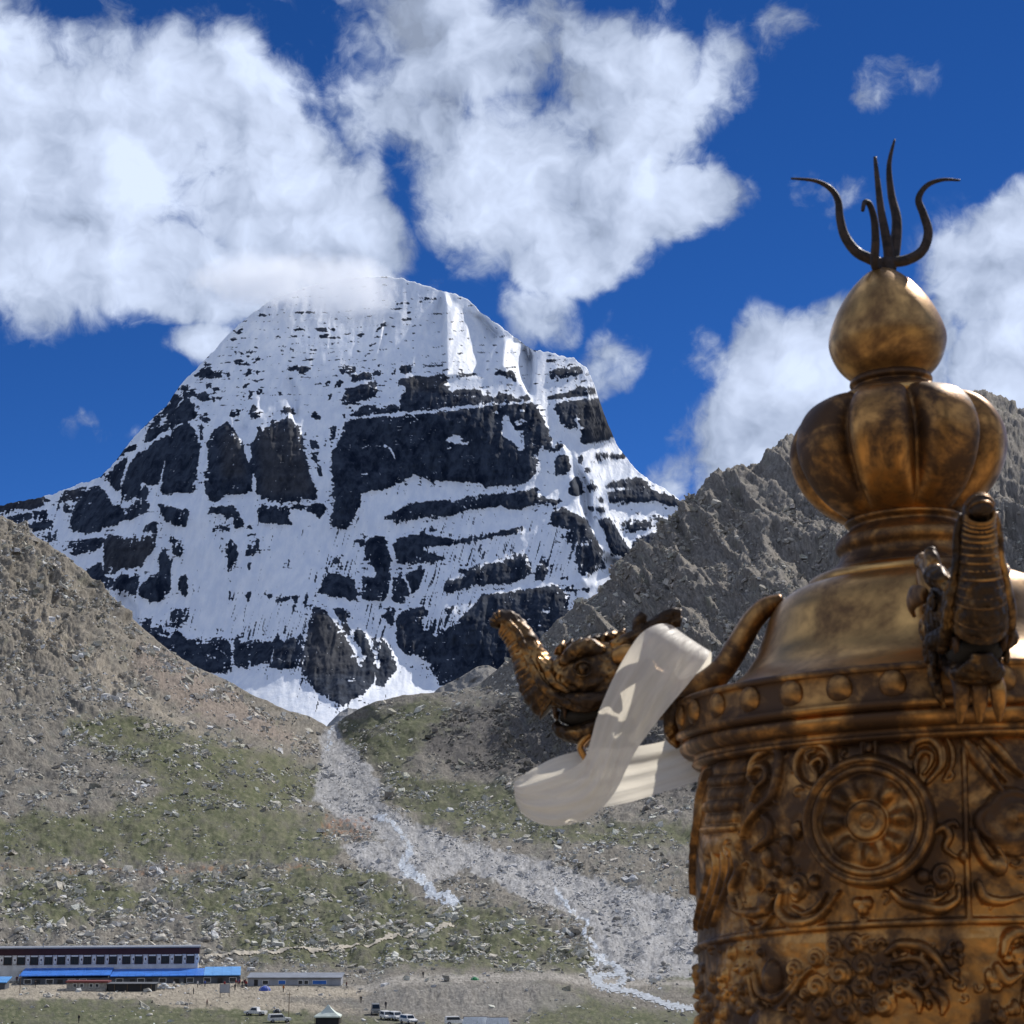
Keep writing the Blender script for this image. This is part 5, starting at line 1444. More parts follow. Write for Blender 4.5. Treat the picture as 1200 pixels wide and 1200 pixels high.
M_skin = principled('skin', (0.28, 0.16, 0.10), 0.6)
M_trouser = principled('dark_trousers', (0.03, 0.03, 0.04), 0.9)
JACK = {'red': (0.30, 0.03, 0.03), 'maroon': (0.12, 0.02, 0.03), 'black': (0.02, 0.02, 0.025), 'blue': (0.04, 0.08, 0.3), 'white': (0.6, 0.6, 0.6), 'orange': (0.5, 0.16, 0.03)}
PM = {}
for pose in ('stand', 'walk'):
    base = person_mesh(pose)
    for cn, c in JACK.items():
        me = base.copy()
        me.materials.clear()
        for mt in (principled('jacket_' + cn, c, .85), M_trouser, M_skin):
            me.materials.append(mt)
        for pl in me.polygons:
            z = pl.center.z
            pl.material_index = 1 if z < .93 and abs(pl.center.x) < .2 else (2 if z > 1.5 or (z < .9) else 0)
            pl.use_smooth = True
        PM[(pose, cn)] = me
PEOPLE = [(41, 1158, 'walk', 'black', 'person in black walking before the annex'), (19, 1152, 'stand', 'maroon', 'person in maroon standing beside the left pole'), (226, 1165.5, 'stand', 'black', 'person in black standing alone in the dirt yard'),
          (242, 1180, 'walk', 'maroon', 'person in maroon walking on the grass edge'), (203, 1157, 'stand', 'white', 'person in white standing beside the sack heap'), (231, 1157, 'stand', 'white', 'person in white under the awning, left of two'),
          (240, 1157, 'stand', 'blue', 'person in blue under the awning, right of two'), (91, 1199, 'stand', 'black', 'person in black on the grass at the lower edge'), (274, 1161, 'stand', 'black', 'person in black in front of the crowd by the barrack'),
          (331, 1163, 'stand', 'orange', 'person in orange right of the blue dome tent'), (405, 1158, 'walk', 'maroon', 'person in maroon at the right end of the barrack'), (422, 1176, 'stand', 'black', 'person in black on the grass above the grey van'),
          (495, 1156, 'walk', 'black', 'person in black walking along the grey road'), (452, 1183, 'stand', 'black', 'person in black standing behind the white cars'), (263, 1158, 'stand', 'red', 'person in red standing behind the signboard')]
for px, py, ps, cn, lab in PEOPLE:
    o = new_obj('person', PM[(ps, cn)], None, label=lab, category='person')
    p = ground_at(px, py); o.location = (p.x, p.y, p.z - .02)
    o.rotation_euler = (0, 0, random.uniform(-1.5, 1.5)); o.scale = (1.05,) * 3
for k, (px, py) in enumerate([(276, 1156), (278.5, 1157), (281, 1155.5), (283, 1157.5), (285.5, 1156), (288, 1157), (279.5, 1154.8), (286.5, 1154.6)]):
    o = new_obj('person', PM[('stand', ['red', 'maroon', 'red', 'black', 'maroon', 'red', 'blue', 'maroon'][k])], None, label='person in the small crowd between guesthouse and barrack', category='person', group='crowd by the barrack')
    p = ground_at(px, py); o.location = (p.x, p.y, p.z - .02); o.rotation_euler = (0, 0, random.uniform(-3, 3)); o.scale = (1.05,) * 3
# rubble heaps: stones one can pick out
for cx_, cy_, n, lab, grp in [(57, 1167, 16, 'stone in the rubble heap left of the annex', 'rubble heap left of the annex'), (124, 1168, 12, 'stone in the rubble heap below the black shed', 'rubble heap below the black shed'), (215, 1176, 12, 'stone in the scatter below the dirt yard', 'stones below the dirt yard')]:
    for k in range(n):
        p = ground_at(cx_ + random.gauss(0, 6), cy_ + random.gauss(0, 1.3))
        s = random.uniform(.6, 1.5)
        o = new_obj('boulder', BM[random.randrange(10)], None, label=lab, category='stone', group=grp)
        o.location = (p.x, p.y, p.z + s * .12); o.rotation_euler = (random.uniform(-.3, .3), 0, random.uniform(0, 6)); o.scale = (s, s, s)

# ================================================================= GILDED VICTORY BANNER ON THE ROOF
def gilt(name, gold, dark, lo, hi, rough=(.30, .55), scale=9.0, metal=1.0, carve=0.0):
    m = bpy.data.materials.new(name)
    m.use_nodes = True
    t = NT(m.node_tree)
    oc = t.n('ShaderNodeTexCoord').outputs['Object']
    n1 = t.noise(oc, scale, 6.0, 0.65, dist=.6)
    n2 = t.noise(oc, scale * 5, 4.0, 0.6)
    nstain = t.noise(t.vmath('MULTIPLY', oc, (1, 1, .45)), scale * .45, 5.0, 0.6, dist=.3)
    f = t.mrange(t.math('ADD', n1, t.math('MULTIPLY', t.math('SUBTRACT', n2, .5), .35)), lo, hi)
    c = t.mix(f, gold, dark)
    c = t.mix(t.mrange(nstain, .52, .66, 0, .72), c, tuple(x * .35 for x in dark))
    bmp = t.n('ShaderNodeBump', {'Strength': .14, 'Distance': .006, 'Height': t.math('ADD', n2, t.math('MULTIPLY', n1, 1.4))})
    if carve:
        vo = t.n('ShaderNodeTexVoronoi', {'Vector': t.vmath('ADD', oc, t.vmath('SCALE', t.noise(oc, 30.0, 2.0, .5, out=1))), 'Scale': 55.0}, feature='SMOOTH_F1')
        vo.inputs['Vector'].links[0].from_node.inputs[1].links[0].from_node.inputs['Scale'].default_value = .02
        bmp = t.n('ShaderNodeBump', {'Strength': .75 * carve, 'Distance': .012, 'Height': vo.outputs['Distance'], 'Normal': bmp.outputs[0]})
    p = t.n('ShaderNodeBsdfPrincipled', {'Base Color': c, 'Metallic': t.mrange(f, 0, 1, metal, metal * .72, False), 'Roughness': t.mrange(f, 0, 1, rough[0], rough[1], False), 'Normal': bmp.outputs[0]})
    t.n('ShaderNodeOutputMaterial', {0: p.outputs[0]})
    return m


M_gold = gilt('worn_gilt', (0.66, 0.38, 0.135), (0.15, 0.078, 0.034), .34, .66, (.28, .48), 4.5)
M_gold2 = gilt('tarnished_gilt', (0.52, 0.265, 0.085), (0.082, 0.044, 0.023), .32, .60, (.30, .54), 6.5)
M_carve = gilt('carved_gilt', (0.40, 0.22, 0.08), (0.05, 0.030, 0.018), .32, .56, (.28, .5), 9.0, carve=1.3)
M_iron = gilt('rusty_iron', (0.055, 0.035, 0.026), (0.018, 0.014, 0.013), .35, .65, (.5, .7), 30.0, .5)
M_mouth = principled('mouth_gap_shade', (0.012, 0.009, 0.007), .8)  # near-black colour painted for the shade between the jaws

DO = 4.0
OO = W(1075, 800, DO)
K = (OO.y * math.cos(TH) + OO.z * math.sin(TH)) / F      # metres per photo pixel at the ornament
vb = empty('victory_banner', OO, 'gilded roof ornament drum with lotus cushion, jewel, trident and dragon heads', 'roof ornament')
vb.rotation_euler = (R(-2.2), R(-2.0), 0)
from mathutils import Euler
AXV = Euler((R(-2.2), R(-2.0), 0)).to_matrix() @ Vector((0, 0, 1))
_s = np.linspace(-3.2, 2.2, 900)
_p = np.array([tuple(OO + AXV * float(q)) for q in _s])
_d = _p[:, 1] * math.cos(TH) + _p[:, 2] * math.sin(TH)
_py = 600 - F * (-_p[:, 1] * math.sin(TH) + _p[:, 2] * math.cos(TH)) / _d
_px = 600 + F * _p[:, 0] / _d
up = lambda py: np.interp(py, _py[::-1], _s[::-1])
KK = lambda py: np.interp(py, _py[::-1], _d[::-1]) / F


def prof(pts, sub=5):
    return [(max(.0001, r_) * float(KK(y)), float(up(y))) for r_, y in [tuple(q) for q in smooth_path(pts, sub)]]


# jewel
b = MB(); b.lathe(prof([(0, 314), (8, 316), (22, 324), (42, 344), (58, 369), (67.5, 395), (66, 412), (58, 429), (46, 441), (37, 447), (0, 450)]), 64)
b.build('jewel', M_gold, vb, True)
b = MB(); b.lathe(prof([(36, 440), (45, 443), (48, 449), (44, 454), (52, 459), (60, 465), (56, 471), (40, 474)]), 56)
b.build('collar', M_gold2, vb, True)
# lotus cushion of eight lobes
def lobes(a, f):
    c = abs(math.cos(4 * (a + math.pi / 2 + math.pi / 8)))
    g = 1 - c ** .55 if False else (1 - abs(math.sin(4 * (a + math.pi / 2)))) ** 2.4
    e = min(1, (f + .02) * 9) * min(1, (1 - f) * 3) ** .7
    return 1 - .25 * g * e
b = MB(); b.lathe(prof([(44, 476), (58, 470), (80, 471), (102, 481), (117, 498), (125, 521), (123, 545), (112, 570), (95, 590), (77, 603), (62, 610)], 6), 192, mod=lobes)
b.build('lotus_cushion', M_gold2, vb, True)
b = MB(); b.lathe(prof([(40, 466), (64, 467), (74, 471), (70, 480), (40, 484)]), 64)
b.build('inner_disc', M_gold, vb, True)
# neck
b = MB(); b.lathe(prof([(60, 604), (68, 611), (62, 618), (70, 625), (79, 632), (81, 641), (76, 650), (82, 660), (92, 667), (97, 672), (96, 678)], 5), 72)
b.build('neck', M_gold2, vb, True)
b = MB(); b.lathe(prof([(94, 671), (110, 674), (118, 681), (114, 690), (90, 696)], 5), 72)
b.build('neck_ring', M_gold, vb, True)
# bell-shaped roof skirt
b = MB(); b.lathe(prof([(108, 684), (130, 688), (150, 699), (164, 716), (175, 740), (188, 766), (208, 789), (238, 805), (268, 812)], 6), 96)
b.build('roof_skirt', M_gold, vb, True)
# frieze, rim mouldings
b = MB(); b.lathe(prof([(262, 811), (279, 812), (284, 815), (284, 819), (281, 823), (283, 840), (286, 848), (289, 852), (288, 857), (280, 860)], 4), 128)
b.build('frieze', M_gold2, vb, True)
b = MB(); b.lathe(prof([(279, 859), (283, 863), (283, 870), (277, 876), (270, 878), (269, 882), (271, 886), (266, 890), (255, 892)], 4), 128)
b.build('rim_moulding', M_gold2, vb, True)
bb = MB(); bb.ball((0, 0, 0), (7 * K, 14.5 * K, 15 * K), 18, 10); bme = bb.mesh('boss', True); bme.materials.append(M_gold2)
for k in range(32):
    a = 2 * math.pi * (k + .38) / 32
    o = new_obj('boss', bme, None, vb); o.location = (281 * K * math.cos(a), 281 * K * math.sin(a), up(834)); o.rotation_euler = (0, 0, a)

# ---- drum with embossed panels: relief drawn in photo pixels round the wheel panel
RD = 281.0
AX = lambda py: np.interp(py, _py[::-1], _px[::-1])
Z4 = lambda pts: [(780 + x / 2.857, 840 + y / 2.857) for x, y in pts]


def theta_of(x, y):
    return math.degrees(math.asin(max(-.999, min(.999, (x - AX(y)) / RD))))


NTH, NZ = 640, 330
th = np.concatenate([np.linspace(-108, 24, NTH - 60), np.linspace(25, 251, 60)])
zz = np.linspace(888, 1330, NZ)
TH2, ZZ2 = np.meshgrid(np.radians(th), zz)
UU = np.degrees(TH2) * math.pi / 180 * RD          # unrolled px
HM = np.zeros(TH2.shape)


def uv(p):
    # find the point of the round drum wall that shows at this photo pixel
    x, y = p
    best, bt = 1e9, 0
    for tq in np.linspace(-100, 60, 321):
        a = math.radians(float(tq))
        g = 1 - RD * math.cos(a) / (DO / K)
        v = 1000 + (y - 1000) * g
        e = abs((float(AX(v)) - 600 + RD * math.sin(a)) / g - (x - 600))
        if e < best:
            best, bt, bv = e, a, v
    return bt * RD, bv


def stroke(pts, wd, h, sub=6, taper=True, z4=True):
    global HM
    P = [uv(p) for p in (Z4(pts) if z4 else pts)]
    S = smooth_path(P, sub)
    best = np.full(HM.shape, 1e9)
    x0, x1 = min(p[0] for p in S) - wd * 2, max(p[0] for p in S) + wd * 2
    y0, y1 = min(p[1] for p in S) - wd * 2, max(p[1] for p in S) + wd * 2
    ci = np.where((UU[0] > x0) & (UU[0] < x1))[0]
    ri = np.where((zz > y0) & (zz < y1))[0]
    if len(ci) < 2 or len(ri) < 2:
        return
    sl = (slice(ri[0], ri[-1] + 1), slice(ci[0], ci[-1] + 1))
    U_, V_ = UU[sl], ZZ2[sl]
    bst = np.full(U_.shape, 1e9)
    n = len(S)
    for i in range(n - 1):
        a, c = S[i], S[i + 1]
        d = c - a
        L2 = d @ d + 1e-9
        t_ = np.clip(((U_ - a[0]) * d[0] + (V_ - a[1]) * d[1]) / L2, 0, 1)
        k = (1.0 if not taper else (.45 + .55 * math.sin(math.pi * min(1, (i + .5) / n * 1.15 + .05))))
        bst = np.minimum(bst, np.hypot(U_ - a[0] - t_ * d[0], V_ - a[1] - t_ * d[1]) / (wd * k))
    g = np.sqrt(np.clip(1 - bst ** 2, 0, 1)) * h
    HM[sl] = np.maximum(HM[sl], g)


def blob(x, y, rx, ry, h, z4=True, spiral=False):
    x, y = Z4([(x, y)])[0] if z4 else (x, y)
    u, v = uv((x, y))
    d = np.hypot((UU - u) / rx, (ZZ2 - v) / ry)
    HM[:] = np.maximum(HM, np.sqrt(np.clip(1 - d ** 2, 0, 1)) * h)
    if spiral:
        an = np.arctan2(ZZ2 - v, UU - u)
        HM[:] = HM - np.where(d < .92, .38 * h * (.5 + .5 * np.cos(an - d * 7.5)) * sstep(.95, .7, d), 0)


# column at the left panel edge
for y0, y1, x0, x1, h in [(130, 175, 120, 240, 5), (180, 215, 118, 245, 8), (222, 262, 122, 240, 5), (265, 300, 116, 246, 8), (306, 345, 122, 242, 5), (348, 372, 118, 248, 8), (376, 440, 120, 240, 5)]:
    stroke([(x0 + 15, (y0 + y1) / 2), (x1 - 15, (y0 + y1) / 2)], (y1 - y0) / 2.857 / 1.6, h, 3, False)
for k in range(4):
    stroke([(130 + k * 30, 440), (140 + k * 26, 500), (120 + k * 24, 590), (100 + k * 20, 680)], 5.5 - k * .5, 4.5)
blob(215, 430, 12, 12, 8, spiral=True); stroke([(235, 440), (250, 500), (228, 560), (240, 610)], 6, 7)
stroke([(100, 160), (92, 240), (98, 330), (90, 430), (88, 560)], 5, 6)
# flame scroll beside the column
stroke([(262, 170), (268, 125), (318, 98), (355, 130), (352, 250), (312, 300), (275, 355), (262, 392)], 7, 8)
stroke([(285, 215), (262, 190), (280, 160), (312, 165), (318, 205), (295, 235), (282, 275)], 4.5, 7)
stroke([(330, 330), (352, 360), (350, 400), (322, 420), (300, 440)], 6, 7)
for x, y, rx, ry in [(345, 470, 9, 11), (312, 540, 7, 12), (405, 430, 8, 11), (410, 505, 8, 10), (440, 388, 7, 9), (338, 620, 12, 14), (505, 560, 7, 8), (380, 520, 5, 6), (360, 570, 5, 6), (865, 560, 8, 8), (1005, 500, 5, 7)]:
    blob(x, y, rx, ry, 8)
blob(448, 570, 12, 14, 9, spiral=True); blob(935, 565, 12, 14, 9, spiral=True)
# scrolls around the wheel
stroke([(560, 185), (548, 150), (522, 108), (478, 92), (432, 112), (424, 165), (448, 215), (498, 248)], 6.5, 8)
stroke([(505, 235), (500, 200), (478, 165), (500, 145), (520, 165), (512, 190)], 4, 7)
stroke([(462, 150), (452, 128), (480, 120)], 4, 6)
stroke([(820, 150), (836, 106), (890, 92), (932, 128), (938, 180), (915, 215), (878, 246)], 6.5, 8)
stroke([(850, 215), (846, 175), (862, 140), (895, 150), (896, 185), (872, 215)], 4, 7)
stroke([(950, 90), (975, 130), (968, 190), (940, 240)], 3.5, 4)
stroke([(652, 140), (650, 100), (672, 78), (696, 98), (698, 140)], 4.5, 7); blob(673, 112, 6, 8, 6)
stroke([(905, 415), (935, 400), (960, 430), (940, 470), (975, 500)], 5, 7); stroke([(930, 400), (965, 385), (990, 400)], 4, 6)
stroke([(425, 370), (445, 365), (458, 385)], 4, 6)
stroke([(228, 590), (245, 635), (300, 650), (345, 640), (372, 605)], 6, 7)
stroke([(395, 595), (388, 650), (430, 690), (500, 688), (550, 655), (585, 600)], 6.5, 8)
stroke([(430, 640), (470, 665), (520, 640), (545, 600)], 4, 6)
stroke([(765, 605), (800, 640), (860, 655), (930, 672), (985, 645), (985, 600)], 6.5, 8)
stroke([(810, 610), (850, 630), (905, 640), (945, 620)], 4, 6)
blob(650, 640, 7, 7, 7); blob(680, 640, 7, 7, 7); blob(664, 660, 7, 7, 7)
stroke([(250, 590), (290, 690), (330, 700), (365, 660)], 5, 6)
# panel division and the panel to the right
stroke([(1012, 60), (1010, 300), (1018, 560), (1022, 715)], 3.4, 5, 3, False)
stroke([(1020, 110), (1050, 150), (1085, 210), (1130, 280)], 8, 9); stroke([(1090, 100), (1130, 130), (1170, 190), (1210, 230)], 7, 8); stroke([(1060, 130), (1100, 180), (1150, 250)], 4, 6)
blob(1175, 390, 34, 36, 14, spiral=True); stroke([(1040, 420), (1060, 480), (1100, 530), (1135, 520), (1120, 480)], 7, 9); blob(1125, 535, 10, 11, 10)
stroke([(1055, 590), (1075, 640), (1130, 655), (1200, 640)], 6, 8); stroke([(1095, 330), (1060, 370), (1075, 420), (1110, 450)], 6, 8)
# ridge between the two tiers
stroke([(60, 752), (200, 728), (400, 716), (700, 712), (1000, 716), (1250, 722)], 4.2, 4.5, 3, False)
# second tier: cloud bubbles and leaves
for x, y, r_ in [(575, 782, 10), (640, 776, 11), (510, 815, 10), (445, 846, 10), (595, 867, 14), (670, 847, 12), (520, 907, 13), (665, 917, 12), (735, 892, 12), (600, 950, 13), (535, 985, 12), (740, 978, 14), (625, 1005, 12), (455, 975, 12), (690, 990, 9), (480, 930, 7), (560, 830, 7), (790, 930, 9), (840, 900, 9)]:
    blob(x, y, r_ * .95, r_, 8, spiral=True)
for k in range(54):
    blob(random.uniform(80, 330), random.uniform(770, 1010), random.uniform(3, 6), random.uniform(4, 8), random.uniform(4, 7))
for k in range(30):
    blob(random.uniform(760, 990), random.uniform(800, 1020), random.uniform(3, 6), random.uniform(4, 8), random.uniform(4, 7))
blob(372, 870, 15, 20, 10)
stroke([(320, 850), (335, 915), (390, 940), (440, 900), (460, 870)], 6, 7); stroke([(300, 870), (320, 950), (380, 985), (430, 940), (470, 880), (500, 850)], 5, 6)
blob(380, 1030, 36, 20, 14)
stroke([(755, 810), (790, 785), (860, 795), (910, 830), (950, 880), (985, 910)], 6, 8); stroke([(770, 840), (830, 830), (880, 850), (900, 900), (870, 930), (840, 900)], 5, 7); stroke([(900, 940), (940, 980), (930, 1020)], 6, 8); stroke([(800, 930), (850, 960), (860, 1010)], 6, 7)
for k in range(40):
    blob(random.uniform(1085, 1300), random.uniform(780, 1040), random.uniform(4, 8), random.uniform(5, 9), random.uniform(5, 8))
stroke([(1130, 830), (1150, 775), (1190, 760), (1230, 790)], 7, 9); stroke([(1110, 870), (1140, 920), (1190, 900)], 7, 9)
for k in range(60):      # lower tier below the picture edge
    blob(random.uniform(100, 1100), random.uniform(1080, 1330), random.uniform(5, 10), random.uniform(6, 11), random.uniform(5, 8))
for k in range(70):       # small vine curls filling the ground between the figures
    cx_, cy_ = random.uniform(120, 1200), random.choice([random.uniform(90, 690), random.uniform(760, 1010)])
    if math.hypot(cx_ - 680, (cy_ - 366)) < 235:
        continue
    r_, a0 = random.uniform(12, 24), random.uniform(0, 6.28)
    dirn = random.choice((-1, 1))
    stroke([(cx_ + r_ * (1 - .13 * q) * math.cos(a0 + dirn * q * .85), cy_ + r_ * (1 - .13 * q) * math.sin(a0 + dirn * q * .85)) for q in range(6)], random.uniform(2.0, 3.0), random.uniform(2.5, 4), 3)
HM += np.clip(fbm(UU / 14, ZZ2 / 14, 4, 801), -1, 1) * .8
RB = np.interp(zz, [888, 900, 930, 960, 1085, 1096, 1110, 1200, 1330], [258, 264, 272, 277, 281, 283, 283, 288, 292])
RR = (RB[:, None] + HM * 1.3) * KK(zz)[:, None]
# theta is measured from the camera-facing side, positive to the right
DX = RR * np.sin(TH2)
DY = -RR * np.cos(TH2)
DZ = np.repeat(up(zz)[:, None], len(th), 1)
P = np.stack([DX, DY, DZ], -1)
fq = grid_faces(NZ, len(th))
last = np.arange(NZ) * len(th)
wrapq = np.stack([last[:-1] + len(th) - 1, last[1:] + len(th) - 1, last[1:], last[:-1]], -1)
me = np_mesh('drum', P.reshape(-1, 3), np.concatenate([fq, wrapq]))
new_obj('drum', me, M_gold2, vb)
# wheel of eight spokes, embossed plate on the drum
wc = uv((1018, 968))
nr, na = 46, 128
rho = np.linspace(0, 1, nr)[:, None]
ph = np.linspace(0, 2 * math.pi, na, endpoint=False)[None]
rp = rho * 71
prof_h = np.interp(rp[:, 0], [0, 4, 7, 8.5, 10, 14, 18, 20, 22, 24, 30, 40, 46, 48.5, 51, 55, 58, 60, 62, 66, 69, 71], [7, 7, 6, 4, 6, 8, 9, 7.5, 4, 5, 6, 6, 5, 5, 10, 11, 8, 8, 13, 12, 6, 0])
spoke = (np.cos(8 * ph + .4) * .5 + .5) ** 1.4
hh = prof_h[:, None] + np.where((rp > 22) & (rp < 48), 8.0 * spoke * np.sin(np.clip((rp - 22) / 26, 0, 1) * math.pi) ** .6, 0)
u_, v_ = wc[0] + rp * np.cos(ph) * 1.0, wc[1] + rp * np.sin(ph)
tq = u_ / RD
rw_ = (np.interp(v_, zz, RB) + hh * 1.35 + .5) * KK(v_)
P = np.stack([rw_ * np.sin(tq), -rw_ * np.cos(tq), up(v_)], -1)
ii = np.arange(nr * na).reshape(nr, na)
fw = np.stack([ii[:-1], np.roll(ii[:-1], -1, 1), np.roll(ii[1:], -1, 1), ii[1:]], -1).reshape(-1, 4)
new_obj('wheel_medallion', np_mesh('wheel_medallion', P.reshape(-1, 3), fw), M_gold2, vb)
# plinth below
b = MB(); b.lathe(prof([(290, 1326), (330, 1332), (335, 1360), (310, 1385), (345, 1420), (350, 1470), (300, 1500), (300, 1660)], 4), 64)
b.build('plinth', M_gold2, vb, True)

# ---- trident: iron prongs
Z1 = lambda x, y: (780 + x / 2.857, 130 + y / 2.857)
def prong(pts, r0, r1):
    S = smooth_path([Z1(x, y) + (d,) for x, y, d in pts], 7)
    path = [(float((x - AX(y)) * KK(y)), d * K, float(up(y))) for x, y, d in S]
    n = len(path)
    rr_ = [1.28 * (r0 + (r1 - r0) * (i / (n - 1)) ** 1.6) * K for i in range(n)]
    b = MB(); b.tube(path, rr_, 10)
    return b
tr = empty('trident', (0, 0, 0), '', '')
for k_ in ('label', 'category'):
    del tr[k_]
tr.parent = vb
for pts, r0, r1 in [([(745, 525, 0), (690, 497, 0), (640, 467, 2), (602, 412, 4), (586, 350, 5), (579, 290, 5), (552, 250, 4), (500, 224, 3), (420, 215, 2)], 5.6, 1.0),
                    ([(745, 530, 0), (712, 544, -8), (692, 524, -16), (690, 455, -24), (684, 392, -27), (668, 346, -30), (648, 342, -36), (638, 376, -42)], 4.8, 1.8),
                    ([(750, 540, 0), (746, 470, 0), (736, 410, 1), (722, 330, 2), (711, 230, 3), (703, 150, 4)], 5.4, 1.6),
                    ([(752, 530, 0), (774, 450, 10), (785, 345, 20), (771, 250, 28), (765, 150, 30), (786, 60, 34)], 6.0, 1.0),
                    ([(752, 508, 0), (808, 502, 0), (860, 472, 1), (881, 412, 2), (866, 350, 3), (849, 296, 3), (878, 252, 3), (930, 236, 2), (988, 240, 2)], 5.4, 1.0)]:
    prong(pts, r0, r1).build('prong', M_iron, tr, True)
b = MB(); b.lathe([(0.0001, up(300)), (9 * K, up(304)), (11 * K, up(311)), (9 * K, up(318)), (12 * K, up(322))], 20)
sx_ = (1039 - AX(312)) * K
b.build('stem', M_iron, tr, True, lambda p: (p[0] + sx_, p[1], p[2]))

# ---- four dragon heads at the roof corners; built in (out, side, up) photo pixels, then turned
def head_parts():
    parts = []
    o = lambda px: 1075 - px
    h = lambda py: 800 - py
    def pl(pts, l=0.0):
        return [(o(p[0]), l if len(p) < 3 else p[2], h(p[1])) for p in pts]
    def sm(pts, rads, sub=5, l=0.0):
        P3 = [p + ((r_[0], r_[1]) if isinstance(r_, tuple) else (r_, r_)) for p, r_ in zip(pl(pts, l), rads)]
        S = smooth_path(P3, sub)
        return [tuple(s[:3]) for s in S], [(max(.3, s[3]), max(.3, s[4])) for s in S]
    def T_(name, items, n=14):
        b = MB()
        for pts, rads, l in items:
            p_, r_ = sm(pts, rads, 6, l)
            b.tube(p_, r_, n, up=(0, 1, 0))
        parts.append((name, b))
    # neck ridge running down the roof hip and out into the head
    T_('hip_ridge', [([(925, 694), (905, 702), (888, 718), (872, 742), (848, 775), (818, 797), (790, 806), (765, 800)], [(10, 8), (16, 12), (18, 13), (18, 14), (19, 15), (22, 18), (26, 24), (28, 30)], 0)], 16)
    # head
    b = MB()
    p_, r_ = sm([(790, 806), (762, 796), (735, 782), (708, 774), (684, 774), (662, 779), (646, 786), (634, 790)], [(26, 24), (32, 32), (37, 39), (37, 41), (34, 37), (28, 30), (23, 25), (15, 18)], 6)
    b.tube(p_, r_, 22, up=(0, 1, 0))
    for sd in (-1, 1):           # brows, cheeks
        q, rq = sm([(712, 752, sd * 24), (694, 744, sd * 30), (674, 750, sd * 28), (660, 764, sd * 22)], [6, 11, 10, 5], 5)
        b.tube(q, rq, 10)
        q, rq = sm([(716, 800, sd * 30), (698, 808, sd * 35), (676, 806, sd * 30), (658, 800, sd * 24)], [6, 10, 9, 5], 5)
        b.tube(q, rq, 10)
    parts.append(('skull', b))
    # trunk with ringed underside
    P3 = [(653, 798, 30, 30), (640, 786, 29, 28), (629, 768, 25, 24), (620, 747, 21, 19), (611, 727, 19, 16.5), (601, 712, 17, 15.5), (592, 704, 16, 14), (585, 705, 13, 11), (583, 711, 7, 6)]
    S = smooth_path(P3, 9)
    b = MB()
    b.tube([(o(s[0]), 0, h(s[1])) for s in S], [(s[2] * (.92 + .01 * math.sin(i * 1.35)), s[3] * (1.12 + .03 * math.sin(i * 1.35))) for i, s in enumerate(S)], 22, up=(0, 1, 0))
    parts.append(('trunk', b))
    # ribs round the outer side of the trunk
    b = MB()
    for i in range(4, len(S) - 6, 3):
        q0, q1 = S[i], S[i + 1]
        to, th_ = (o(q1[0]) - o(q0[0])), (h(q1[1]) - h(q0[1]))
        L = math.hypot(to, th_) + 1e-6
        no, nh = -th_ / L, to / L
        if no < 0:
            no, nh = -no, -nh
        arc = []
        for k in range(13):
            a = (k / 12 - .5) * 2.6
            arc.append((o(q0[0]) - no * -q0[3] * 1.06 * math.cos(a), q0[2] * .88 * math.sin(a), h(q0[1]) + nh * q0[3] * 1.06 * math.cos(a)))
        b.tube(arc, [1.5] * 13, 7)
    parts.append(('trunk_rib', b))
    # raised welts along the trunk and lips
    items = []
    for sd in (-1, 1):
        items.append(([(598, 706, sd * 15), (610, 722, sd * 19), (618, 745, sd * 20), (627, 768, sd * 24), (640, 790, sd * 28), (660, 806, sd * 29), (686, 816, sd * 30), (704, 812, sd * 30)], [3, 4, 4.5, 5, 6, 6.5, 6, 4], 0))
        items.append(([(632, 752, sd * 18), (641, 766, sd * 24), (650, 784, sd * 28), (668, 796, sd * 30)], [3, 5, 5, 3], 0))
    T_('lip', items, 10)
    # dark solid painting the shade in the mouth gap, lower jaw, tongue
    b = MB(); q, rq = sm([(722, 812), (696, 820), (672, 822), (656, 818)], [(24, 12), (26, 13), (25, 12), (16, 8)], 5); b.tube(q, rq, 14, up=(0, 1, 0)); parts.append(('mouth', b))
    T_('lower_jaw', [([(738, 806), (718, 826), (694, 838), (672, 843), (655, 838), (648, 828)], [(26, 16), (28, 17), (28, 15), (25, 11), (17, 8), (9, 5)], 0)], 16)
    items = []
    for l in (-16, 0, 16):
        items.append(([(690, 845, l), (678, 858, l * 1.05), (684, 874, l * 1.1), (695, 888, l * 1.15)], [(9, 5), (8, 4.5), (6.5, 4), (2, 1.5)], 0))
    T_('beard', items, 8)
    b = MB()
    for sd in (-1, 1):
        for px_ in (650, 662, 674, 686):
            b.tube([(o(px_), sd * 22, h(812)), (o(px_ - 1), sd * 22, h(826))], [4, .6], 8)
    parts.append(('tooth_row', b))
    # eyes
    for sd in (-1, 1):
        b = MB(); b.ball((o(686), sd * 34, h(770)), (7, 6, 7), 14, 9); parts.append(('eye', b))
        b = MB(); b.tube([(o(686) + 10.5 * math.cos(a), sd * 35, h(770) + 9 * math.sin(a)) for a in [k * math.pi / 10 for k in range(21)]], [2.0] * 21, 8); parts.append(('eye_ring', b))
    # crest of scales along the brow
    for k in range(8):
        px_ = 656 + k * 10.5
        b = MB(); b.tube([(o(px_), 0, h(748 - 2.2 * k)), (o(px_ + 3), 0, h(738 - 2.0 * k)), (o(px_ + 7), 0, h(730 - 1.5 * k))], [(9, 7), (7, 5.5), (1.2, 1.2)], 9, up=(0, 1, 0)); parts.append(('crest_scale', b))
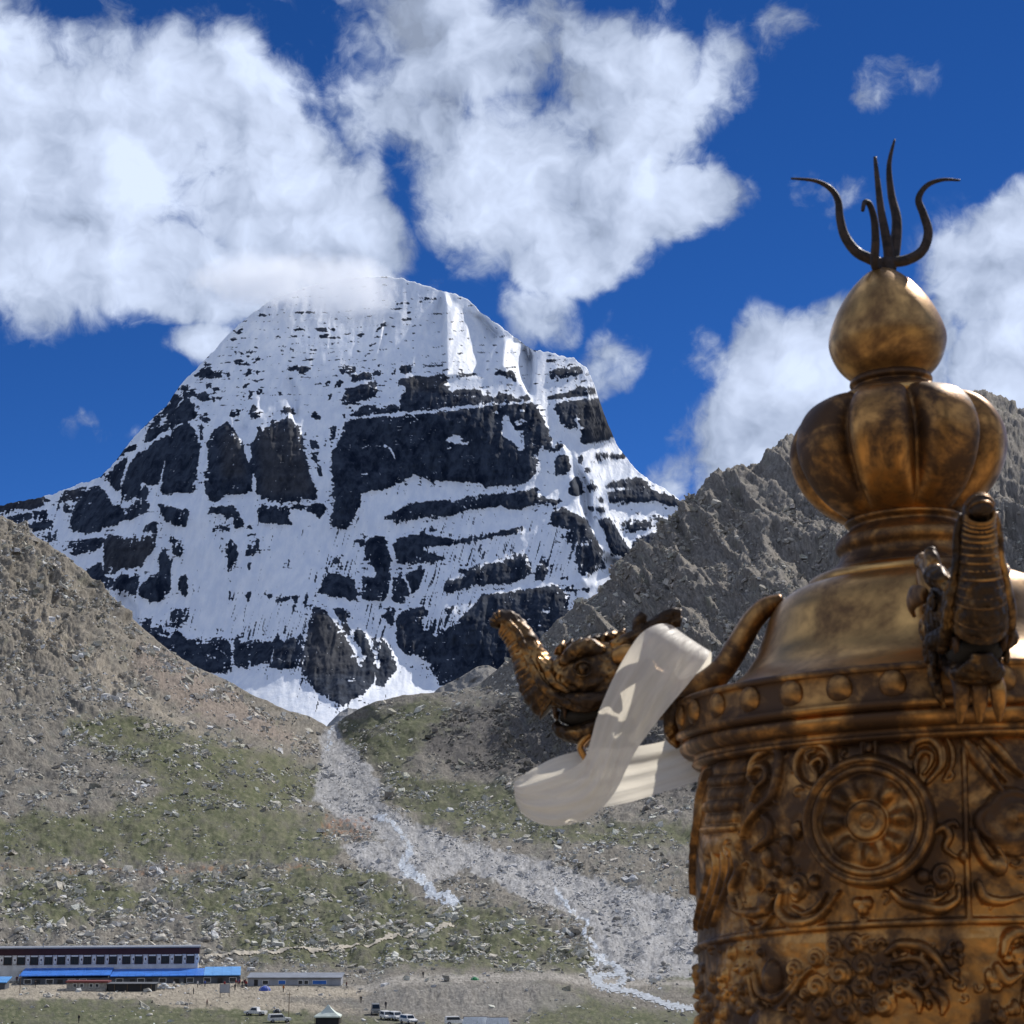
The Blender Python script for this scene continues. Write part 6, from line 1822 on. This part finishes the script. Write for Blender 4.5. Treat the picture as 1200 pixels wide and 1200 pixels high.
    # horns and ears
    for sd in (-1, 1):
        b = MB(); q, rq = sm([(722, 745, sd * 16), (742, 736, sd * 19), (760, 729, sd * 21), (780, 715, sd * 23), (794, 709, sd * 24), (804, 710, sd * 25)], [10, 10, 9.5, 8.5, 8.5, 7], 5); b.tube(q, rq, 12)
        q, rq = sm([(752, 730, sd * 20), (754, 716, sd * 21), (760, 706, sd * 21)], [8, 8, 6], 4); b.tube(q, rq, 10)
        parts.append(('horn', b))
        b = MB(); q, rq = sm([(722, 758, sd * 36), (738, 756, sd * 44), (754, 762, sd * 46), (764, 772, sd * 42)], [(5, 8), (4, 12), (4, 9), (2, 2)], 5); b.tube(q, rq, 10); parts.append(('ear', b))
        # mane curls
        b = MB()
        for (cx_, cy_, r_) in [(730, 800, 15), (752, 812, 14), (738, 778, 12), (765, 788, 13), (715, 822, 11)]:
            q = []
            for k in range(26):
                a = k * .36
                rr_ = r_ * (1 - k / 30)
                q.append((o(cx_ + rr_ * math.cos(a)), sd * (33 + .12 * k), h(cy_ - rr_ * math.sin(a))))
            b.tube(q, [4.4 * (1 - k / 36) for k in range(26)], 7)
        parts.append(('mane_curl', b))
    b = MB()
    for sd in (-1, 1):
        q, rq = sm([(800, 806, sd * 20), (790, 826, sd * 24), (786, 846, sd * 22), (792, 862, sd * 16)], [(6, 12), (6, 13), (5, 10), (2, 3)], 5); b.tube(q, rq, 10)
    parts.append(('neck_leaf', b))
    return parts


HP = head_parts()
mats = {'mouth': M_mouth, 'skull': M_carve, 'lower_jaw': M_carve, 'horn': M_carve, 'eye_ring': M_carve, 'eye': M_carve, 'lip': M_carve, 'crest_scale': M_carve, 'trunk': M_carve, 'mane_curl': M_carve, 'neck_leaf': M_carve}
for ang in (175, 265, 355, 85):
    a = R(ang)
    ca, sa = math.cos(a), math.sin(a)
    hd = bpy.data.objects.new('dragon_head', None)
    COL.objects.link(hd)
    hd.parent = vb
    hd.rotation_euler = (0, 0, a)
    for nm, b in HP:
        if ang == 175:
            me = b.mesh(nm, True, lambda p: (p[0] * K, p[1] * K, p[2] * K))
            me.materials.append(mats.get(nm, M_gold2))
            b.me = me
        new_obj(nm, b.me, None, hd)

# ---- silk scarf tied over the left dragon
m = bpy.data.materials.new('white_silk')
m.use_nodes = True
t = NT(m.node_tree)
oc = t.n('ShaderNodeTexCoord').outputs['Object']
nn = t.noise(oc, 8.0, 5, .6)
cc = t.mix(t.mrange(nn, .3, .7), (0.90, 0.88, 0.85), (0.96, 0.95, 0.93))
al = t.n('ShaderNodeAttribute', attribute_name='along').outputs['Fac']
ac = t.n('ShaderNodeAttribute', attribute_name='across').outputs['Fac']
cv = t.n('ShaderNodeCombineXYZ', {0: t.math('MULTIPLY', al, 9.0), 1: t.math('MULTIPLY', ac, 7.0), 2: 0.0}).outputs[0]
cv2 = t.n('ShaderNodeCombineXYZ', {0: t.math('MULTIPLY', al, 300.0), 1: t.math('MULTIPLY', ac, 60.0), 2: 0.0}).outputs[0]
hgt = t.math('ADD', t.noise(cv, 1.0, 5, .62, dist=1.2), t.math('MULTIPLY', t.noise(cv2, 1.0, 1, .5), .05))
bm_ = t.n('ShaderNodeBump', {'Strength': .35, 'Distance': .010, 'Height': hgt})
dif = t.n('ShaderNodeBsdfPrincipled', {'Base Color': cc, 'Roughness': .45, 'Normal': bm_.outputs[0]})
dif.inputs['Sheen Weight'].default_value = .3
trn = t.n('ShaderNodeBsdfTranslucent', {'Color': (0.98, 0.91, 0.77, 1), 'Normal': bm_.outputs[0]})
mxs = t.n('ShaderNodeMixShader', {0: .6, 1: dif.outputs[0], 2: trn.outputs[0]})
tpn = t.n('ShaderNodeBsdfTransparent')
mx2 = t.n('ShaderNodeMixShader', {0: t.mrange(t.noise(cv, 1.7, 3, .5), .3, .7, .02, .12), 1: mxs.outputs[0], 2: tpn.outputs[0]})
t.n('ShaderNodeOutputMaterial', {0: mx2.outputs[0]})
SCARF = [  # edge A (x, y, depth), edge B; depth in px, + away from the camera
    ((905, 838, 60), (905, 905, 66)), ((860, 842, 66), (862, 912, 72)), ((822, 852, 66), (822, 915, 72)), ((780, 868, 60), (782, 927, 66)), ((735, 876, 52), (738, 940, 58)), ((690, 878, 40), (694, 948, 46)), ((650, 888, 24), (654, 950, 30)), ((618, 905, 6), (622, 948, 12)),
    ((602, 918, -14), (604, 936, -12)), ((610, 922, -34), (614, 955, -34)), ((636, 914, -46), (638, 967, -48)), ((664, 904, -52), (668, 966, -56)), ((684, 890, -56), (698, 953, -60)), ((692, 868, -58), (722, 926, -62)), ((701, 836, -58), (744, 882, -62)), ((718, 796, -58), (776, 838, -62)), ((738, 760, -54), (806, 802, -56)),
    ((754, 740, -46), (826, 776, -46)), ((774, 731, -24), (832, 764, -22)), ((790, 735, 6), (834, 768, 8)), ((796, 752, 34), (832, 786, 34)), ((790, 790, 44), (826, 820, 44))]
S = smooth_path([tuple(a) + tuple(c) for a, c in SCARF], 7)
nv_ = 31
V = []
for i, s in enumerate(S):
    for k in range(nv_):
        f = k / (nv_ - 1)
        A, B = s[:3], s[3:]
        p = A * (1 - f) + B * f
        crease = 1.6 * math.sin(f * 23 + 3 * math.sin(i * .06)) * math.sin(math.pi * f) ** .5 + 3.4 * math.sin(f * 6 + i * .09) * math.sin(math.pi * f) + 1.1 * math.sin(f * 15 + i * .16 + 2 * math.sin(i * .07)) + .9 * math.sin(i * .55 + f * 4)
        pw = W(p[0], p[1], DO + (p[2] + crease) * K)
        V.append(pw)
me = np_mesh('silk_scarf', np.array([tuple(v) for v in V]), grid_faces(len(S), nv_))
set_attr(me, 'along', np.repeat(np.arange(len(S)) / len(S), nv_))
set_attr(me, 'across', np.tile(np.linspace(0, 1, nv_), len(S)))
sc_ = new_obj('silk_scarf', me, m, label='white silk scarf looped over the left dragon head', category='scarf')

# ---- the roof the ornament and the viewer stand on
zr_ = OO.z + up(1655)
M_roof = principled('tamped_earth_roof', (0.42, 0.33, 0.22), .95, nscale=2.0, lo=.75, hi=1.1)
mo = empty('monastery', (1, 0, zr_), 'flat-roofed whitewashed monastery building carrying the gilded ornament', 'monastery')
b = MB(); b.box(-7, -8, -13, 8, 4.6, -.25); b.build('wall', M_white, mo)
b = MB(); b.box(-7.3, -8.3, -.247, 8.3, 4.9, 0); b.build('roof', M_roof, mo)
b = MB(); b.box(-7.2, 4.55, .003, 8.2, 4.85, .35); b.build('parapet', M_maroon, mo)
